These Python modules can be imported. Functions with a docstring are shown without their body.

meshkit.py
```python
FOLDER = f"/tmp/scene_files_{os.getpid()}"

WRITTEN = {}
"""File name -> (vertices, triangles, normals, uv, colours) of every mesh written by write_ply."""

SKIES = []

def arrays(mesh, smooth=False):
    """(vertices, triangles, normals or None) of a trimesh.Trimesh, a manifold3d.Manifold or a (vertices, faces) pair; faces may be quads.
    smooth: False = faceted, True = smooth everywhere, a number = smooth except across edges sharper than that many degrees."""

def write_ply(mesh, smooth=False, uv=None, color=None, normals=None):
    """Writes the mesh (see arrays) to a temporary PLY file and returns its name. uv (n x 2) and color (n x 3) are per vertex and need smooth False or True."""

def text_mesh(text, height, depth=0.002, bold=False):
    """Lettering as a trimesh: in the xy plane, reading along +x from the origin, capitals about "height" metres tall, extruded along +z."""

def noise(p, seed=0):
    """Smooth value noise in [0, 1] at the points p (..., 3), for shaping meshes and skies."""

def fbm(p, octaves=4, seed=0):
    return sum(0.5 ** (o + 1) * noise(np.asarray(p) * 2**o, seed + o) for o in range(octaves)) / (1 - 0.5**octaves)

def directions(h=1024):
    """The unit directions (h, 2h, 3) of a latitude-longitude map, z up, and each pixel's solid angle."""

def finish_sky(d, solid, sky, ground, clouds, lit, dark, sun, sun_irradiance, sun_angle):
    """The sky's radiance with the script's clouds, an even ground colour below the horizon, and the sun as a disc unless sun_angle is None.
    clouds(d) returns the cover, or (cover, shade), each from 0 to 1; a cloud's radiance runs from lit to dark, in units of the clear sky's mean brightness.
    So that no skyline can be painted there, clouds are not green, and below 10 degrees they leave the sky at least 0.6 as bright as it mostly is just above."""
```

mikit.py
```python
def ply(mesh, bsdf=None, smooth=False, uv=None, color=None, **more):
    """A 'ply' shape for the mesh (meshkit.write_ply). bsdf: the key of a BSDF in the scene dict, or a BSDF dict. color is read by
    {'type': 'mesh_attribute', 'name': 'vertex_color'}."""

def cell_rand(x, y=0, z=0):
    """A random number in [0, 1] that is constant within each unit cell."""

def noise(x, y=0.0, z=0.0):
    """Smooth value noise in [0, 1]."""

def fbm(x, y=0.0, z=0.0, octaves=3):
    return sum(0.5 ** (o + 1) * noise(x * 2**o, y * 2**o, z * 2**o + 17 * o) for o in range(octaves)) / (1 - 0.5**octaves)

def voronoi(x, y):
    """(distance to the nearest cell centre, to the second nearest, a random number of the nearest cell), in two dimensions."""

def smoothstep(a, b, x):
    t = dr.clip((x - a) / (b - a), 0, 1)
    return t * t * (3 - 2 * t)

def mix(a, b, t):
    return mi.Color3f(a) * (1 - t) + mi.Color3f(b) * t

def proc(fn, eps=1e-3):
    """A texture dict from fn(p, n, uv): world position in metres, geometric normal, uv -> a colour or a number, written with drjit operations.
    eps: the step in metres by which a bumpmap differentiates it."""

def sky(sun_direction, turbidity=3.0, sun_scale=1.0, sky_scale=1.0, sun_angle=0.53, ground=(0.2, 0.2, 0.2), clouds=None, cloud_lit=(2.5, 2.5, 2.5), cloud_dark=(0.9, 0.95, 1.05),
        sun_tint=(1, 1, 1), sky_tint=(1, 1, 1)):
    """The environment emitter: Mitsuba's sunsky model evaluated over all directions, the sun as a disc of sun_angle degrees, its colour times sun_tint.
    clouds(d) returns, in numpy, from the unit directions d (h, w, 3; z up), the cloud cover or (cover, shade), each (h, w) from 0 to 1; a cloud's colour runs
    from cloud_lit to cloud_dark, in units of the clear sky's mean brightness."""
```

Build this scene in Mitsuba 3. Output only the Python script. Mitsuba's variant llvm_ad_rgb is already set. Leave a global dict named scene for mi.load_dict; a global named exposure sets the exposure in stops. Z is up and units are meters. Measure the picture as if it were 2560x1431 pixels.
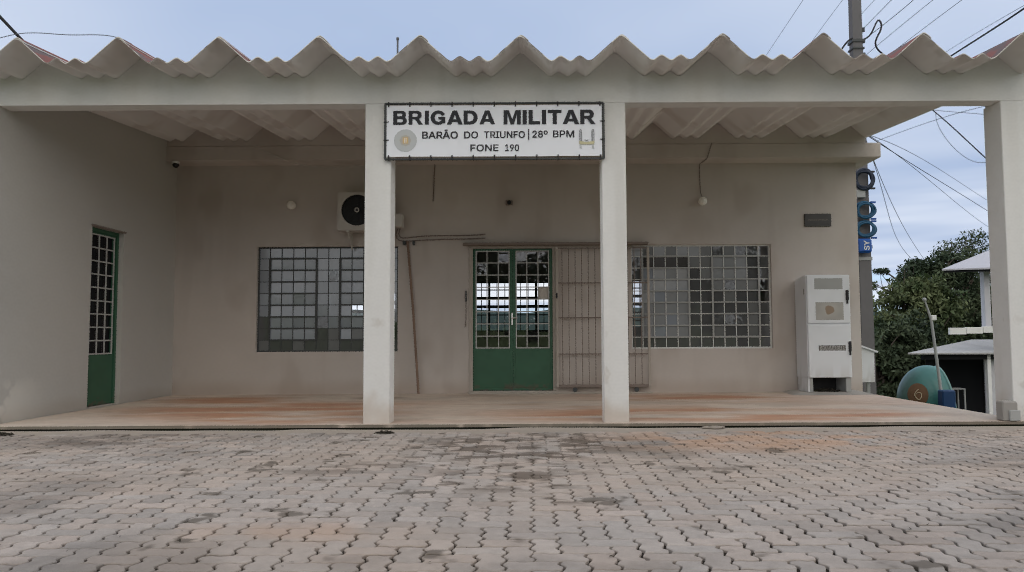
import math, random
import numpy as np, trimesh, manifold3d, shapely
import shapely.geometry as sg
import drjit as dr, mitsuba as mi, mikit, meshkit
from mikit import noise, fbm, smoothstep, mix

T = mi.ScalarTransform4f
scene, labels = {}, {}

# ------------------------------------------------------------------ camera, sky, exposure
F, PITCH, ROLL, EYE = 1950.0 / 1280.0, math.atan(123.5 / 1950.0), math.radians(0.30), 0.87
fw = np.array([0, math.cos(PITCH), math.sin(PITCH)])
up0 = np.cross([1.0, 0, 0], fw)
right = math.cos(ROLL) * np.array([1.0, 0, 0]) - math.sin(ROLL) * up0
up = np.cross(right, fw)
scene['camera'] = {
    'type': 'perspective', 'fov': 2 * math.degrees(math.atan(1 / F)), 'fov_axis': 'x',
    'near_clip': 0.05, 'far_clip': 2000.0, 'principal_point_offset_x': -48 / 2560.0,
    'to_world': T().look_at(origin=[0, 0, EYE], target=[float(v) for v in np.array([0, 0, EYE]) + fw], up=[float(v) for v in up]),
}


SUN = (0.18, -0.84, 0.52)          # overcast, brighter towards the low sun behind the camera


def clouds(d):
    el = np.clip(d[..., 2], 0, 1)
    az = np.arctan2(d[..., 1], d[..., 0])
    q = np.stack([d[..., 0] / (el + 0.18), d[..., 1] / (el + 0.18), el * 0], -1)
    n = meshkit.fbm(q * 0.9 + 3.1, 5, 3)
    bands = meshkit.fbm(np.stack([np.cos(az) * 3, np.sin(az) * 3, el * 42], -1), 4, 9)
    sunward = d @ (np.array(SUN) / np.linalg.norm(SUN))
    t = np.clip((sunward + 0.65) / 1.5, 0, 1)
    shade = 0.80 * (1 - t * t * (3 - 2 * t)) + (n - 0.5) * 0.62
    low = np.clip(1.15 - el / 0.20, 0, 1)
    shade = shade - low * (bands - 0.48) * 2.2
    cover = 1 - np.clip((bands - 0.5) * -5, 0, 0.75) * np.clip(1 - abs(el - 0.045) / 0.05, 0, 1)
    return cover, np.clip(shade, 0, 1)


scene['sky'] = mikit.sky(SUN, turbidity=3, sun_scale=0.03, sun_angle=40, clouds=clouds,
                         cloud_lit=(1.73, 1.76, 1.80), cloud_dark=(0.56, 0.74, 1.09), ground=(0.22, 0.2, 0.17))
exposure = 3.0

# ------------------------------------------------------------------ mesh helpers
def key_for(base):
    if base not in scene and base not in labels and not any(k.startswith(base + '__') for k in scene):
        return base
    i = 1
    while True:
        k = f'{base}_{i:03d}'
        if k not in scene and k not in labels and not any(x.startswith(k + '__') for x in scene):
            return k
        i += 1


COUNT = {}
def part(parent, name, mesh, bsdf, smooth=False, label=None, uv=None, stuff=False):
    base = f'{parent}__{name}'
    c = COUNT.get(base, 0)
    COUNT[base] = c + 1
    k = base if c == 0 else f'{base}_{c:03d}'
    scene[k] = mikit.ply(mesh, 'mat_' + bsdf, smooth=smooth, uv=uv)
    d = {}
    if label: d['label'] = label
    if stuff: d['kind'] = 'stuff'
    if d: labels[k] = d
    return k


def sub(parent, name):
    """a part that has only sub-parts"""
    base = f'{parent}__{name}'
    c = COUNT.get(base, 0)
    COUNT[base] = c + 1
    return base if c == 0 else f'{base}_{c:03d}'


def thing(name, label, cat, group=None, kind=None):
    c = COUNT.get(name, 0)
    COUNT[name] = c + 1
    k = name if c == 0 else f'{name}_{c:03d}'
    labels[k] = {'label': label, 'category': cat}
    if group: labels[k]['group'] = group
    if kind: labels[k]['kind'] = kind
    return k


def single(name, label, cat, mesh, bsdf, smooth=False, group=None, kind=None):
    k = thing(name, label, cat, group, kind)
    scene[k] = mikit.ply(mesh, 'mat_' + bsdf, smooth=smooth)
    return k


def structure(name, mesh, bsdf, label=None, smooth=False, kind='structure'):
    scene[name] = mikit.ply(mesh, 'mat_' + bsdf, smooth=smooth)
    labels[name] = {'kind': kind, 'label': label, 'category': name.replace('_', ' ')}
    return name


def cat(*ms):
    out = []
    for m in ms:
        out.extend(m if isinstance(m, (list, tuple)) else [m])
    return trimesh.util.concatenate(out)


def box(x0, x1, y0, y1, z0, z1):
    m = trimesh.creation.box(extents=[x1 - x0, y1 - y0, z1 - z0])
    m.apply_translation([(x0 + x1) / 2, (y0 + y1) / 2, (z0 + z1) / 2])
    return m


def cbox(x0, x1, y0, y1, z0, z1, c=0.004):
    c = min(c, (x1 - x0) / 3, (y1 - y0) / 3, (z1 - z0) / 3)
    pts = []
    for sx, x in ((1, x0), (-1, x1)):
        for sy, y in ((1, y0), (-1, y1)):
            for sz, z in ((1, z0), (-1, z1)):
                pts += [(x, y + sy * c, z + sz * c), (x + sx * c, y, z + sz * c), (x + sx * c, y + sy * c, z)]
    return trimesh.convex.convex_hull(np.array(pts))


def tube(pts, r, n=8):
    pts = np.asarray(pts, float)
    rs = np.broadcast_to(np.asarray(r, float), (len(pts),))
    t = np.gradient(pts, axis=0)
    t /= np.linalg.norm(t, axis=1, keepdims=True) + 1e-12
    ref = np.array([0, 0, 1.0]) if abs(t[0, 2]) < 0.8 else np.array([1.0, 0, 0])
    u = np.cross(t[0], ref); u /= np.linalg.norm(u)
    rings = []
    for p, d, rr in zip(pts, t, rs):
        u = u - d * (u @ d); u /= np.linalg.norm(u) + 1e-12
        w = np.cross(d, u)
        a = np.arange(n) * 2 * np.pi / n
        rings.append(p + rr * (np.cos(a)[:, None] * u + np.sin(a)[:, None] * w))
    v = np.vstack(rings)
    f = []
    for i in range(len(pts) - 1):
        for j in range(n):
            a, b = i * n + j, i * n + (j + 1) % n
            f += [(a, b, b + n), (a, b + n, a + n)]
    s, e = len(v), len(v) + 1
    v = np.vstack([v, pts[0], pts[-1]])
    L = (len(pts) - 1) * n
    for j in range(n):
        f += [(s, (j + 1) % n, j), (e, L + j, L + (j + 1) % n)]
    return trimesh.Trimesh(v, np.array(f), process=False)


def smooth_path(pts, n=24):
    from scipy.interpolate import CubicSpline, PchipInterpolator
    pts = np.asarray(pts, float)
    s = np.r_[0, np.cumsum(np.linalg.norm(np.diff(pts, axis=0), axis=1))]
    g = CubicSpline if len(pts) > 2 else PchipInterpolator
    return np.stack([g(s, pts[:, i])(np.linspace(0, s[-1], n)) for i in range(3)], 1)


def disc(cx, cy, cz, r, d, axis='y', n=24):
    m = trimesh.creation.cylinder(radius=r, height=d, sections=n)
    if axis == 'y': m.apply_transform(trimesh.transformations.rotation_matrix(math.pi / 2, [1, 0, 0]))
    if axis == 'x': m.apply_transform(trimesh.transformations.rotation_matrix(math.pi / 2, [0, 1, 0]))
    m.apply_translation([cx, cy, cz])
    return m


def polys(p):
    return [g for g in getattr(p, 'geoms', [p]) if g.area > 1e-9]


def prism_xz(poly, y0, y1):
    ms = []
    for g in polys(poly):
        m = trimesh.creation.extrude_polygon(g, y1 - y0, engine='earcut')
        v = m.vertices
        m = trimesh.Trimesh(np.stack([v[:, 0], y1 - v[:, 2], v[:, 1]], 1), m.faces, process=False)
        ms.append(m)
    return cat(ms)


def prism_yz(poly, x0, x1):
    ms = []
    for g in polys(poly):
        m = trimesh.creation.extrude_polygon(g, x1 - x0, engine='earcut')
        v = m.vertices
        ms.append(trimesh.Trimesh(np.stack([x0 + v[:, 2], v[:, 0], v[:, 1]], 1), m.faces, process=False))
    return cat(ms)


def sheet(x0, x1, z0, z1, y, tilt=0.0, pan=0.0):
    """a single upright sheet facing -y"""
    zc, xc = (z0 + z1) / 2, (x0 + x1) / 2
    v = []
    for x, z in ((x0, z0), (x1, z0), (x1, z1), (x0, z1)):
        v.append((x, y + (z - zc) * math.tan(tilt) + (x - xc) * math.tan(pan), z))
    return trimesh.Trimesh(np.array(v), np.array([[0, 1, 2], [0, 2, 3]]), process=False)


def slab_pane(x0, x1, z0, z1, y, tilt=0.0, pan=0.0, t=0.004):
    a, b = sheet(x0, x1, z0, z1, y, tilt, pan), sheet(x0, x1, z0, z1, y + t, tilt, pan)
    return trimesh.convex.convex_hull(np.vstack([a.vertices, b.vertices]))


R = random.Random(7)
RNG = np.random.default_rng(11)

# ------------------------------------------------------------------ materials
def P(col, rough=0.7, spec=0.3, **kw):
    c = {'type': 'rgb', 'value': list(col)} if isinstance(col, (tuple, list)) else mikit.proc(col)
    return {'type': 'twosided', 'b': {'type': 'principled', 'base_color': c, 'roughness': rough, 'specular': spec, **kw}}


def blob(p, cx, cy, rx, ry, soft=1.0):
    d = dr.sqrt(dr.square((p.x - cx) / rx) + dr.square((p.y - cy) / ry))
    return 1 - smoothstep(0.35, 1.0 * soft, d)


def f_cream(p, n, uv):
    a = fbm(p.x * 1.3, p.y * 1.3, p.z * 0.9, 3)
    g = noise(p.x * 60, p.y * 60, p.z * 60)
    streak = fbm(p.x * 7, p.y * 7, p.z * 0.5, 2)
    c = mi.Color3f(0.68, 0.675, 0.655) * (0.90 + 0.12 * a + 0.05 * g)
    c = mix(c, mi.Color3f(0.40, 0.37, 0.32), 0.18 * smoothstep(0.55, 0.8, streak))
    scuff = smoothstep(0.66, 0.76, fbm(p.x * 7 + 2, p.y * 7, p.z * 4, 4)) * (1 - smoothstep(0.9, 1.8, p.z))
    c = mix(c, mi.Color3f(0.42, 0.38, 0.33), 0.35 * scuff)
    foot = (1 - smoothstep(0.04, 0.30, p.z + 0.5 * (fbm(p.x * 5, p.y * 5, p.z * 3, 3) - 0.5))) * 0.5
    return mix(c, mi.Color3f(0.42, 0.32, 0.235), foot)


def f_wall(p, n, uv):
    a = fbm(p.x * 0.9, p.y * 0.9, p.z * 0.9, 4)
    g = noise(p.x * 55, p.y * 55, p.z * 55)
    c = mi.Color3f(0.52, 0.475, 0.438) * (0.84 + 0.28 * a + 0.05 * g)
    c = mix(c, mi.Color3f(0.36, 0.30, 0.25), 0.30 * smoothstep(0.50, 0.75, fbm(p.x * 2.6, p.y * 2.6, p.z * 1.4 + 5, 3)))
    c = mix(c, mi.Color3f(0.30, 0.25, 0.21), 0.10 * smoothstep(0.5, 0.75, fbm(p.x * 5, p.y * 5, p.z * 0.45 + 2, 3)))
    foot = (1 - smoothstep(0.05, 0.30, p.z + 0.2 * (a - 0.5))) * 0.3
    return mix(c, mi.Color3f(0.34, 0.24, 0.17), foot)


def f_sidewall(p, n, uv):
    a = fbm(p.x * 0.8, p.y * 0.8, p.z * 0.8, 4)
    g = noise(p.x * 55, p.y * 55, p.z * 55)
    c = mi.Color3f(0.49, 0.478, 0.448) * (0.90 + 0.16 * a + 0.05 * g)
    damp = (1 - smoothstep(0.15, 0.5, p.z + 0.5 * (fbm(p.y * 3, p.z * 3, 2.0, 3) - 0.5))) * (1 - smoothstep(7.6, 8.5, p.y))
    c = mix(c, mi.Color3f(0.66, 0.64, 0.59), 0.85 * damp * smoothstep(0.3, 0.5, fbm(p.y * 6, p.z * 6, 7.0, 3)))
    foot = (1 - smoothstep(0.05, 0.25, p.z + 0.2 * (a - 0.5))) * 0.3
    return mix(c, mi.Color3f(0.34, 0.26, 0.19), foot)


def f_slab(p, n, uv):
    w = fbm(p.x * 0.55, p.y * 2.2, 1.0, 4)
    fine = fbm(p.x * 9, p.y * 14, 3.0, 3)
    c = mi.Color3f(0.49, 0.42, 0.355) * (0.86 + 0.22 * fine)
    c = mix(c, mi.Color3f(0.30, 0.25, 0.21), 0.4 * smoothstep(0.5, 0.75, fbm(p.x * 1.4, p.y * 2.5, 8.0, 4)))
    m = blob(p, -3.1, 8.9, 1.9, 1.1, 1.3) + blob(p, -2.4, 8.0, 0.9, 0.5, 1.3) + blob(p, 2.1, 8.2, 2.0, 0.9, 1.3) + blob(p, 2.2, 10.2, 1.3, 0.7, 1.3) + 0.5 * blob(p, 0.2, 8.6, 1.0, 0.9, 1.4) + 0.4 * blob(p, 3.6, 8.2, 0.6, 0.4, 1.3) + 0.8 * blob(p, -4.0, 10.3, 0.9, 0.6, 1.3)
    m = m + 0.30 * smoothstep(0.4, 0.65, fbm(p.x * 0.45, p.y * 1.5, 15.0, 3))
    m = dr.clip(m, 0, 1) * smoothstep(0.18, 0.66, fbm(p.x * 0.8 + 4, p.y * 3.0, 5.0, 4))
    c = mix(c, mi.Color3f(0.36, 0.185, 0.11) * (0.85 + 0.3 * fine), 0.9 * m)
    dark = blob(p, -2.05, 10.55, 0.42, 0.32, 1.1) * smoothstep(0.3, 0.5, w + 0.15)
    c = mix(c, mi.Color3f(0.17, 0.12, 0.09), 0.6 * dark)
    c = mix(c, mi.Color3f(0.11, 0.10, 0.075), 0.8 * (1 - smoothstep(0.000, 0.018, dr.abs(p.y - 7.385) + 0.04 * (fine - 0.55))))
    return c * (0.92 + 0.16 * fbm(p.x * 0.7, p.y * 1.2, 31.0, 3))


def f_paver(p, n, uv):
    tone = uv.x
    warm = uv.y
    c = mix(mi.Color3f(0.300, 0.270, 0.247), mi.Color3f(0.330, 0.278, 0.243), warm) * (0.83 + 0.30 * tone)
    fine = fbm(p.x * 26, p.y * 26, 0.0, 3)
    grain = noise(p.x * 220, p.y * 220, 0.0)
    c = c * (0.84 + 0.24 * fine + 0.10 * grain)
    dirt = fbm(p.x * 1.1, p.y * 1.7, 2.0, 4)
    c = mix(c, mi.Color3f(0.34, 0.27, 0.215), 0.32 * smoothstep(0.50, 0.72, fbm(p.x * 0.7 + 9, p.y * 1.0, 3.0, 3)))
    c = c * (1 - 0.28 * smoothstep(0.52, 0.75, dirt))
    soil = blob(p, 1.9, 6.55, 1.5, 0.8, 1.3) + 0.5 * blob(p, -0.25, 7.2, 0.3, 0.35, 1.2) + 0.45 * blob(p, -1.05, 3.55, 0.55, 0.22, 1.2)
    c = mix(c, mi.Color3f(0.40, 0.235, 0.14), 0.55 * dr.clip(soil, 0, 1) * smoothstep(0.3, 0.62, fbm(p.x * 3, p.y * 3, 6.0, 3)))
    moss = 1.2 * blob(p, 0.0, 6.35, 0.95, 0.7, 1.35) + 0.6 * blob(p, -0.1, 5.3, 0.6, 1.2, 1.3) + 0.5 * blob(p, -3.4, 6.6, 1.2, 0.5, 1.3) + 0.8 * blob(p, -0.5, 5.6, 0.8, 0.45, 1.2) + 0.8 * blob(p, 1.1, 5.1, 0.35, 0.2, 1.1) + 0.7 * blob(p, -0.30, 4.75, 0.7, 0.35, 1.1) + 0.9 * blob(p, -0.12, 3.35, 0.12, 0.12, 1.0) + 0.6 * blob(p, -1.3, 5.2, 0.5, 0.3, 1.2) + 0.8 * blob(p, 0.15, 4.2, 0.4, 0.12, 1.1)
    c = mix(c, mi.Color3f(0.085, 0.065, 0.05), 0.78 * dr.clip(moss, 0, 1) * smoothstep(0.44, 0.64, fbm(p.x * 6, p.y * 9, 4.0, 4)))
    return mix(c, mi.Color3f(0.085, 0.07, 0.055), 0.75 * smoothstep(0.70, 0.80, fbm(p.x * 5, p.y * 5, 21.0, 4)))


def f_roof(p, n, uv):
    a = fbm(p.x * 3, p.y * 0.8, p.z * 3, 4)
    under = mi.Color3f(0.745, 0.73, 0.715) * (0.88 + 0.16 * a)
    under = mix(under, mi.Color3f(0.40, 0.33, 0.28), 0.30 * smoothstep(0.52, 0.72, fbm(p.x * 1.6, p.y * 2.2, 3.0, 4)))
    mould = (1 - smoothstep(0.0, 0.5, p.y - 6.93)) * smoothstep(0.45, 0.7, fbm(p.x * 9, p.y * 3, p.z * 9, 3))
    under = mix(under, mi.Color3f(0.30, 0.27, 0.23), 0.30 * mould)
    red = mix(mi.Color3f(0.20, 0.085, 0.075), mi.Color3f(0.13, 0.105, 0.105), smoothstep(0.4, 0.65, fbm(p.x * 12, p.y * 5, 1.0, 4)))
    c = dr.select(n.z > 0.03, red, under)
    return dr.select(n.y < -0.9, mix(mi.Color3f(0.70, 0.68, 0.64), mi.Color3f(0.25, 0.22, 0.20), smoothstep(0.58, 0.68, fbm(p.x * 6, p.z * 6, 2.0, 3))), c)


def f_green(p, n, uv):
    a = fbm(p.x * 5, p.y * 5, p.z * 5, 3)
    c = mi.Color3f(0.030, 0.105, 0.058) * (0.8 + 0.35 * a)
    rust = (1 - smoothstep(0.08, 0.22, p.z + 0.1 * (a - 0.5))) * smoothstep(0.5, 0.65, fbm(p.x * 14, p.y * 14, p.z * 14, 3))
    return mix(c, mi.Color3f(0.10, 0.065, 0.045), 0.7 * rust)


def f_cab(p, n, uv):
    a = fbm(p.x * 3, p.y * 3, p.z * 3, 4)
    c = mi.Color3f(0.68, 0.70, 0.725) * (0.92 + 0.12 * a)
    return mix(c, mi.Color3f(0.36, 0.32, 0.27), 0.35 * (1 - smoothstep(0.2, 0.5, p.z)) * smoothstep(0.4, 0.6, fbm(p.x * 9, p.y * 9, p.z * 3, 3)))


def f_cabpanel(p, n, uv):
    d = dr.sqrt(dr.square((p.x - 4.128) / 1.0) + dr.square((p.z - 1.200) / 0.92)) + 0.03 * (fbm(p.x * 20, p.z * 20, 1.0, 3) - 0.5)
    c = mi.Color3f(0.35, 0.34, 0.315) * (0.9 + 0.2 * fbm(p.x * 8, p.z * 8, 0.0, 3))
    c = mix(c, mi.Color3f(0.43, 0.41, 0.37), 0.6 * (1 - smoothstep(0.06, 0.16, d)))
    return mix(c, mi.Color3f(0.24, 0.165, 0.105), 0.85 * (1 - smoothstep(0.060, 0.072, d)))


def f_conc(p, n, uv):
    a = fbm(p.x * 4, p.y * 4, p.z * 1.2, 4)
    return mi.Color3f(0.30, 0.285, 0.265) * (0.7 + 0.5 * a)


def f_terrain(p, n, uv):
    a = fbm(p.x * 0.12, p.y * 0.12, 0.0, 4)
    b = fbm(p.x * 3, p.y * 3, 1.0, 3)
    c = mix(mi.Color3f(0.085, 0.125, 0.045), mi.Color3f(0.125, 0.15, 0.07), a) * (0.7 + 0.6 * b)
    c = mix(c, mi.Color3f(0.085, 0.10, 0.075) * (0.7 + 0.6 * b), 0.85 * smoothstep(9.0, 16.0, p.y))
    soil = smoothstep(0.5, 0.62, fbm(p.x * 0.5, p.y * 0.5, 7.0, 3)) * smoothstep(10.0, 12.0, p.y) * (1 - smoothstep(26.0, 30.0, p.y))
    return mix(c, mi.Color3f(0.16, 0.13, 0.10), 0.8 * soil)


def f_leaf(p, n, uv):
    a = fbm(p.x * 1.1, p.y * 1.1, p.z * 1.1, 3)
    b = noise(p.x * 9, p.y * 9, p.z * 9)
    return mix(mi.Color3f(0.045, 0.072, 0.028), mi.Color3f(0.125, 0.150, 0.070), smoothstep(0.35, 0.68, a)) * (0.7 + 0.6 * b)


def f_leafdark(p, n, uv):
    a = fbm(p.x * 1.0, p.y * 1.0, p.z * 1.0, 3)
    b = noise(p.x * 9, p.y * 9, p.z * 9)
    return mix(mi.Color3f(0.040, 0.060, 0.034), mi.Color3f(0.085, 0.110, 0.060), smoothstep(0.35, 0.68, a)) * (0.7 + 0.6 * b)


def f_shell(p, n, uv):
    a = fbm(p.x * 2.5, p.y * 2.5, p.z * 2.5, 3)
    c = mi.Color3f(0.045, 0.165, 0.155) * (0.85 + 0.3 * a)
    return mix(c, mi.Color3f(0.075, 0.10, 0.09), 0.6 * (1 - smoothstep(6.85, 7.12, p.x + 0.25 * (a - 0.5))))


def f_houseroof(p, n, uv):
    a = fbm(p.x * 2, p.y * 0.6, 0.0, 3)
    w = 0.5 + 0.5 * dr.sin(p.x * 35.0)
    return mi.Color3f(0.38, 0.375, 0.37) * (0.75 + 0.3 * a + 0.12 * w)


def f_woodpole(p, n, uv):
    return mi.Color3f(0.24, 0.165, 0.125) * (0.7 + 0.6 * fbm(p.x * 30, p.y * 30, p.z * 3, 3))


MATS = dict(
    cream=P(f_cream, 0.75, 0.25), beige=P(f_wall, 0.8, 0.2), sidewall=P(f_sidewall, 0.8, 0.2), concrete_floor=P(f_slab, 0.65, 0.3),
    paver=P(f_paver, 0.75, 0.25), roof=P(f_roof, 0.8, 0.2), green=P(f_green, 0.42, 0.45), cabinet=P(f_cab, 0.42, 0.4),
    cabpanel=P(f_cabpanel, 0.5, 0.4), conc=P(f_conc, 0.85, 0.2), terrain=P(f_terrain, 0.95, 0.05), leaf=P(f_leaf, 0.6, 0.2),
    leafdark=P(f_leafdark, 0.6, 0.2), shell=P(f_shell, 0.35, 0.45), houseroof=P(f_houseroof, 0.6, 0.3), woodpole=P(f_woodpole, 0.8, 0.2),
    bed=P((0.035, 0.03, 0.025), 0.95, 0.05), mortar=P((0.29, 0.255, 0.22), 0.9, 0.1), moss=P((0.03, 0.032, 0.02), 0.95, 0.05),
    bright_bar=P((0.64, 0.64, 0.62), 0.5, 0.4), white_bar=P((0.45, 0.455, 0.44), 0.5, 0.4), grey_steel=P((0.33, 0.335, 0.325), 0.5, 0.4), dark_steel=P((0.055, 0.06, 0.062), 0.5, 0.4),
    brown_steel=P((0.21, 0.17, 0.148), 0.6, 0.3), beige_steel=P((0.40, 0.36, 0.315), 0.6, 0.3), chrome={'type': 'roughconductor', 'material': 'Al', 'alpha': 0.25},
    black=P((0.012, 0.012, 0.014), 0.5, 0.4), ink=P((0.022, 0.024, 0.030), 0.6, 0.3), fabric=P((0.78, 0.80, 0.85), 0.55, 0.3), white=P((0.72, 0.72, 0.70), 0.5, 0.4),
    ac_white=P((0.50, 0.475, 0.44), 0.5, 0.35), grille=P((0.018, 0.02, 0.022), 0.5, 0.4), bulb=P((0.86, 0.84, 0.78), 0.3, 0.5), plaque=P((0.028, 0.025, 0.022), 0.35, 0.5),
    plaque_line=P((0.16, 0.14, 0.12), 0.4, 0.4), cable=P((0.018, 0.018, 0.02), 0.6, 0.3), greycable=P((0.13, 0.14, 0.155), 0.6, 0.3), blue=P((0.006, 0.075, 0.33), 0.35, 0.5),
    navycable=P((0.010, 0.018, 0.040), 0.5, 0.4), tealcable=P((0.010, 0.075, 0.15), 0.5, 0.4), darkblue=P((0.004, 0.032, 0.105), 0.4, 0.45), galv=P((0.32, 0.33, 0.33), 0.45, 0.4), disc_grey=P((0.50, 0.52, 0.53), 0.6, 0.2),
    disc_tan=P((0.46, 0.44, 0.40), 0.6, 0.2), gold=P((0.62, 0.45, 0.22), 0.6, 0.2), crest_grey=P((0.20, 0.21, 0.22), 0.6, 0.2), crest_yellow=P((0.55, 0.52, 0.34), 0.6, 0.2),
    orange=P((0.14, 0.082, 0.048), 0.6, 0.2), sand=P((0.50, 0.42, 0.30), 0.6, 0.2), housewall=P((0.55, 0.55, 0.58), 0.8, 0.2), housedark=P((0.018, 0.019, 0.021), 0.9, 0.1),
    bark=P((0.11, 0.09, 0.075), 0.9, 0.1), hill=P((0.035, 0.052, 0.050), 0.95, 0.02), room=P((0.36, 0.34, 0.31), 0.85, 0.2), roomfloor=P((0.22, 0.19, 0.17), 0.4, 0.4),
    curtain=P((0.52, 0.54, 0.56), 0.9, 0.1), paper=P((0.55, 0.51, 0.46), 0.8, 0.1),
    frost_blue=P((0.225, 0.25, 0.285), 0.12, 0.8), frost_grey=P((0.225, 0.235, 0.245), 0.16, 0.7), frost_brown=P((0.035, 0.03, 0.028), 0.2, 0.6),
    clear={'type': 'thindielectric', 'int_ior': 1.55},
    frost_sky=P((0.275, 0.305, 0.345), 0.10, 0.8), rim=P((0.16, 0.30, 0.29), 0.4, 0.4),
    dusty={'type': 'blendbsdf', 'weight': 0.2, 'a': {'type': 'thindielectric', 'int_ior': 1.55}, 'b': {'type': 'twosided', 'b': {'type': 'diffuse', 'reflectance': {'type': 'rgb', 'value': [0.37, 0.385, 0.40]}}}},
    frost_mid=P((0.125, 0.13, 0.13), 0.2, 0.5), frost_pale=P((0.31, 0.32, 0.33), 0.3, 0.5), debris=P((0.045, 0.04, 0.032), 0.95, 0.05), copper=P((0.22, 0.175, 0.16), 0.6, 0.3),
    uproof=P((0.40, 0.40, 0.44), 0.6, 0.3), polegrey=P((0.155, 0.15, 0.155), 0.85, 0.2), darkpane=P((0.008, 0.009, 0.011), 0.35, 0.15),
    keyplate=P((0.10, 0.095, 0.09), 0.5, 0.4), keyletter=P((0.42, 0.41, 0.39), 0.5, 0.4),
)
scene.update({f'mat_{k}': v for k, v in MATS.items()})

# ------------------------------------------------------------------ ground and terrain
def axis(*segs):
    return np.unique(np.round(np.concatenate([np.linspace(a, b, n) for a, b, n in segs]), 4))


gx = axis((-420, -40, 16), (-40, -8, 9), (-8, 4, 5), (4, 9, 26), (9, 40, 32), (40, 420, 30))
gy = axis((-420, -40, 20), (-40, 5, 10), (5, 11, 31), (11, 24, 27), (24, 60, 19), (60, 420, 30))
X, Y = np.meshgrid(gx, gy)
ss = lambda a, b, x: (lambda t: t * t * (3 - 2 * t))(np.clip((x - a) / (b - a), 0, 1))
drop = np.maximum(ss(4.9, 6.4, X) * ss(7.6, 9.6, Y), ss(16.4, 19, Y))
Z = -0.14 - 1.75 * drop + 0.95 * ss(7, 30, -Y) + 7.0 * ss(40, 260, -Y) + 2.2 * ss(50, 200, Y) + (meshkit.fbm(np.stack([X / 25, Y / 25, X * 0], -1), 3) - 0.5) * 2.0 * ss(25, 80, np.hypot(X, Y - 10))
v = np.stack([X.ravel(), Y.ravel(), Z.ravel()], 1)
i = np.arange(len(gx) * len(gy)).reshape(len(gy), len(gx))
q = np.stack([i[:-1, :-1], i[:-1, 1:], i[1:, 1:], i[1:, :-1]], -1).reshape(-1, 4)
structure('terrain', (v, q), 'terrain', 'rough green ground falling away beside and behind the building', smooth=True)

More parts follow.
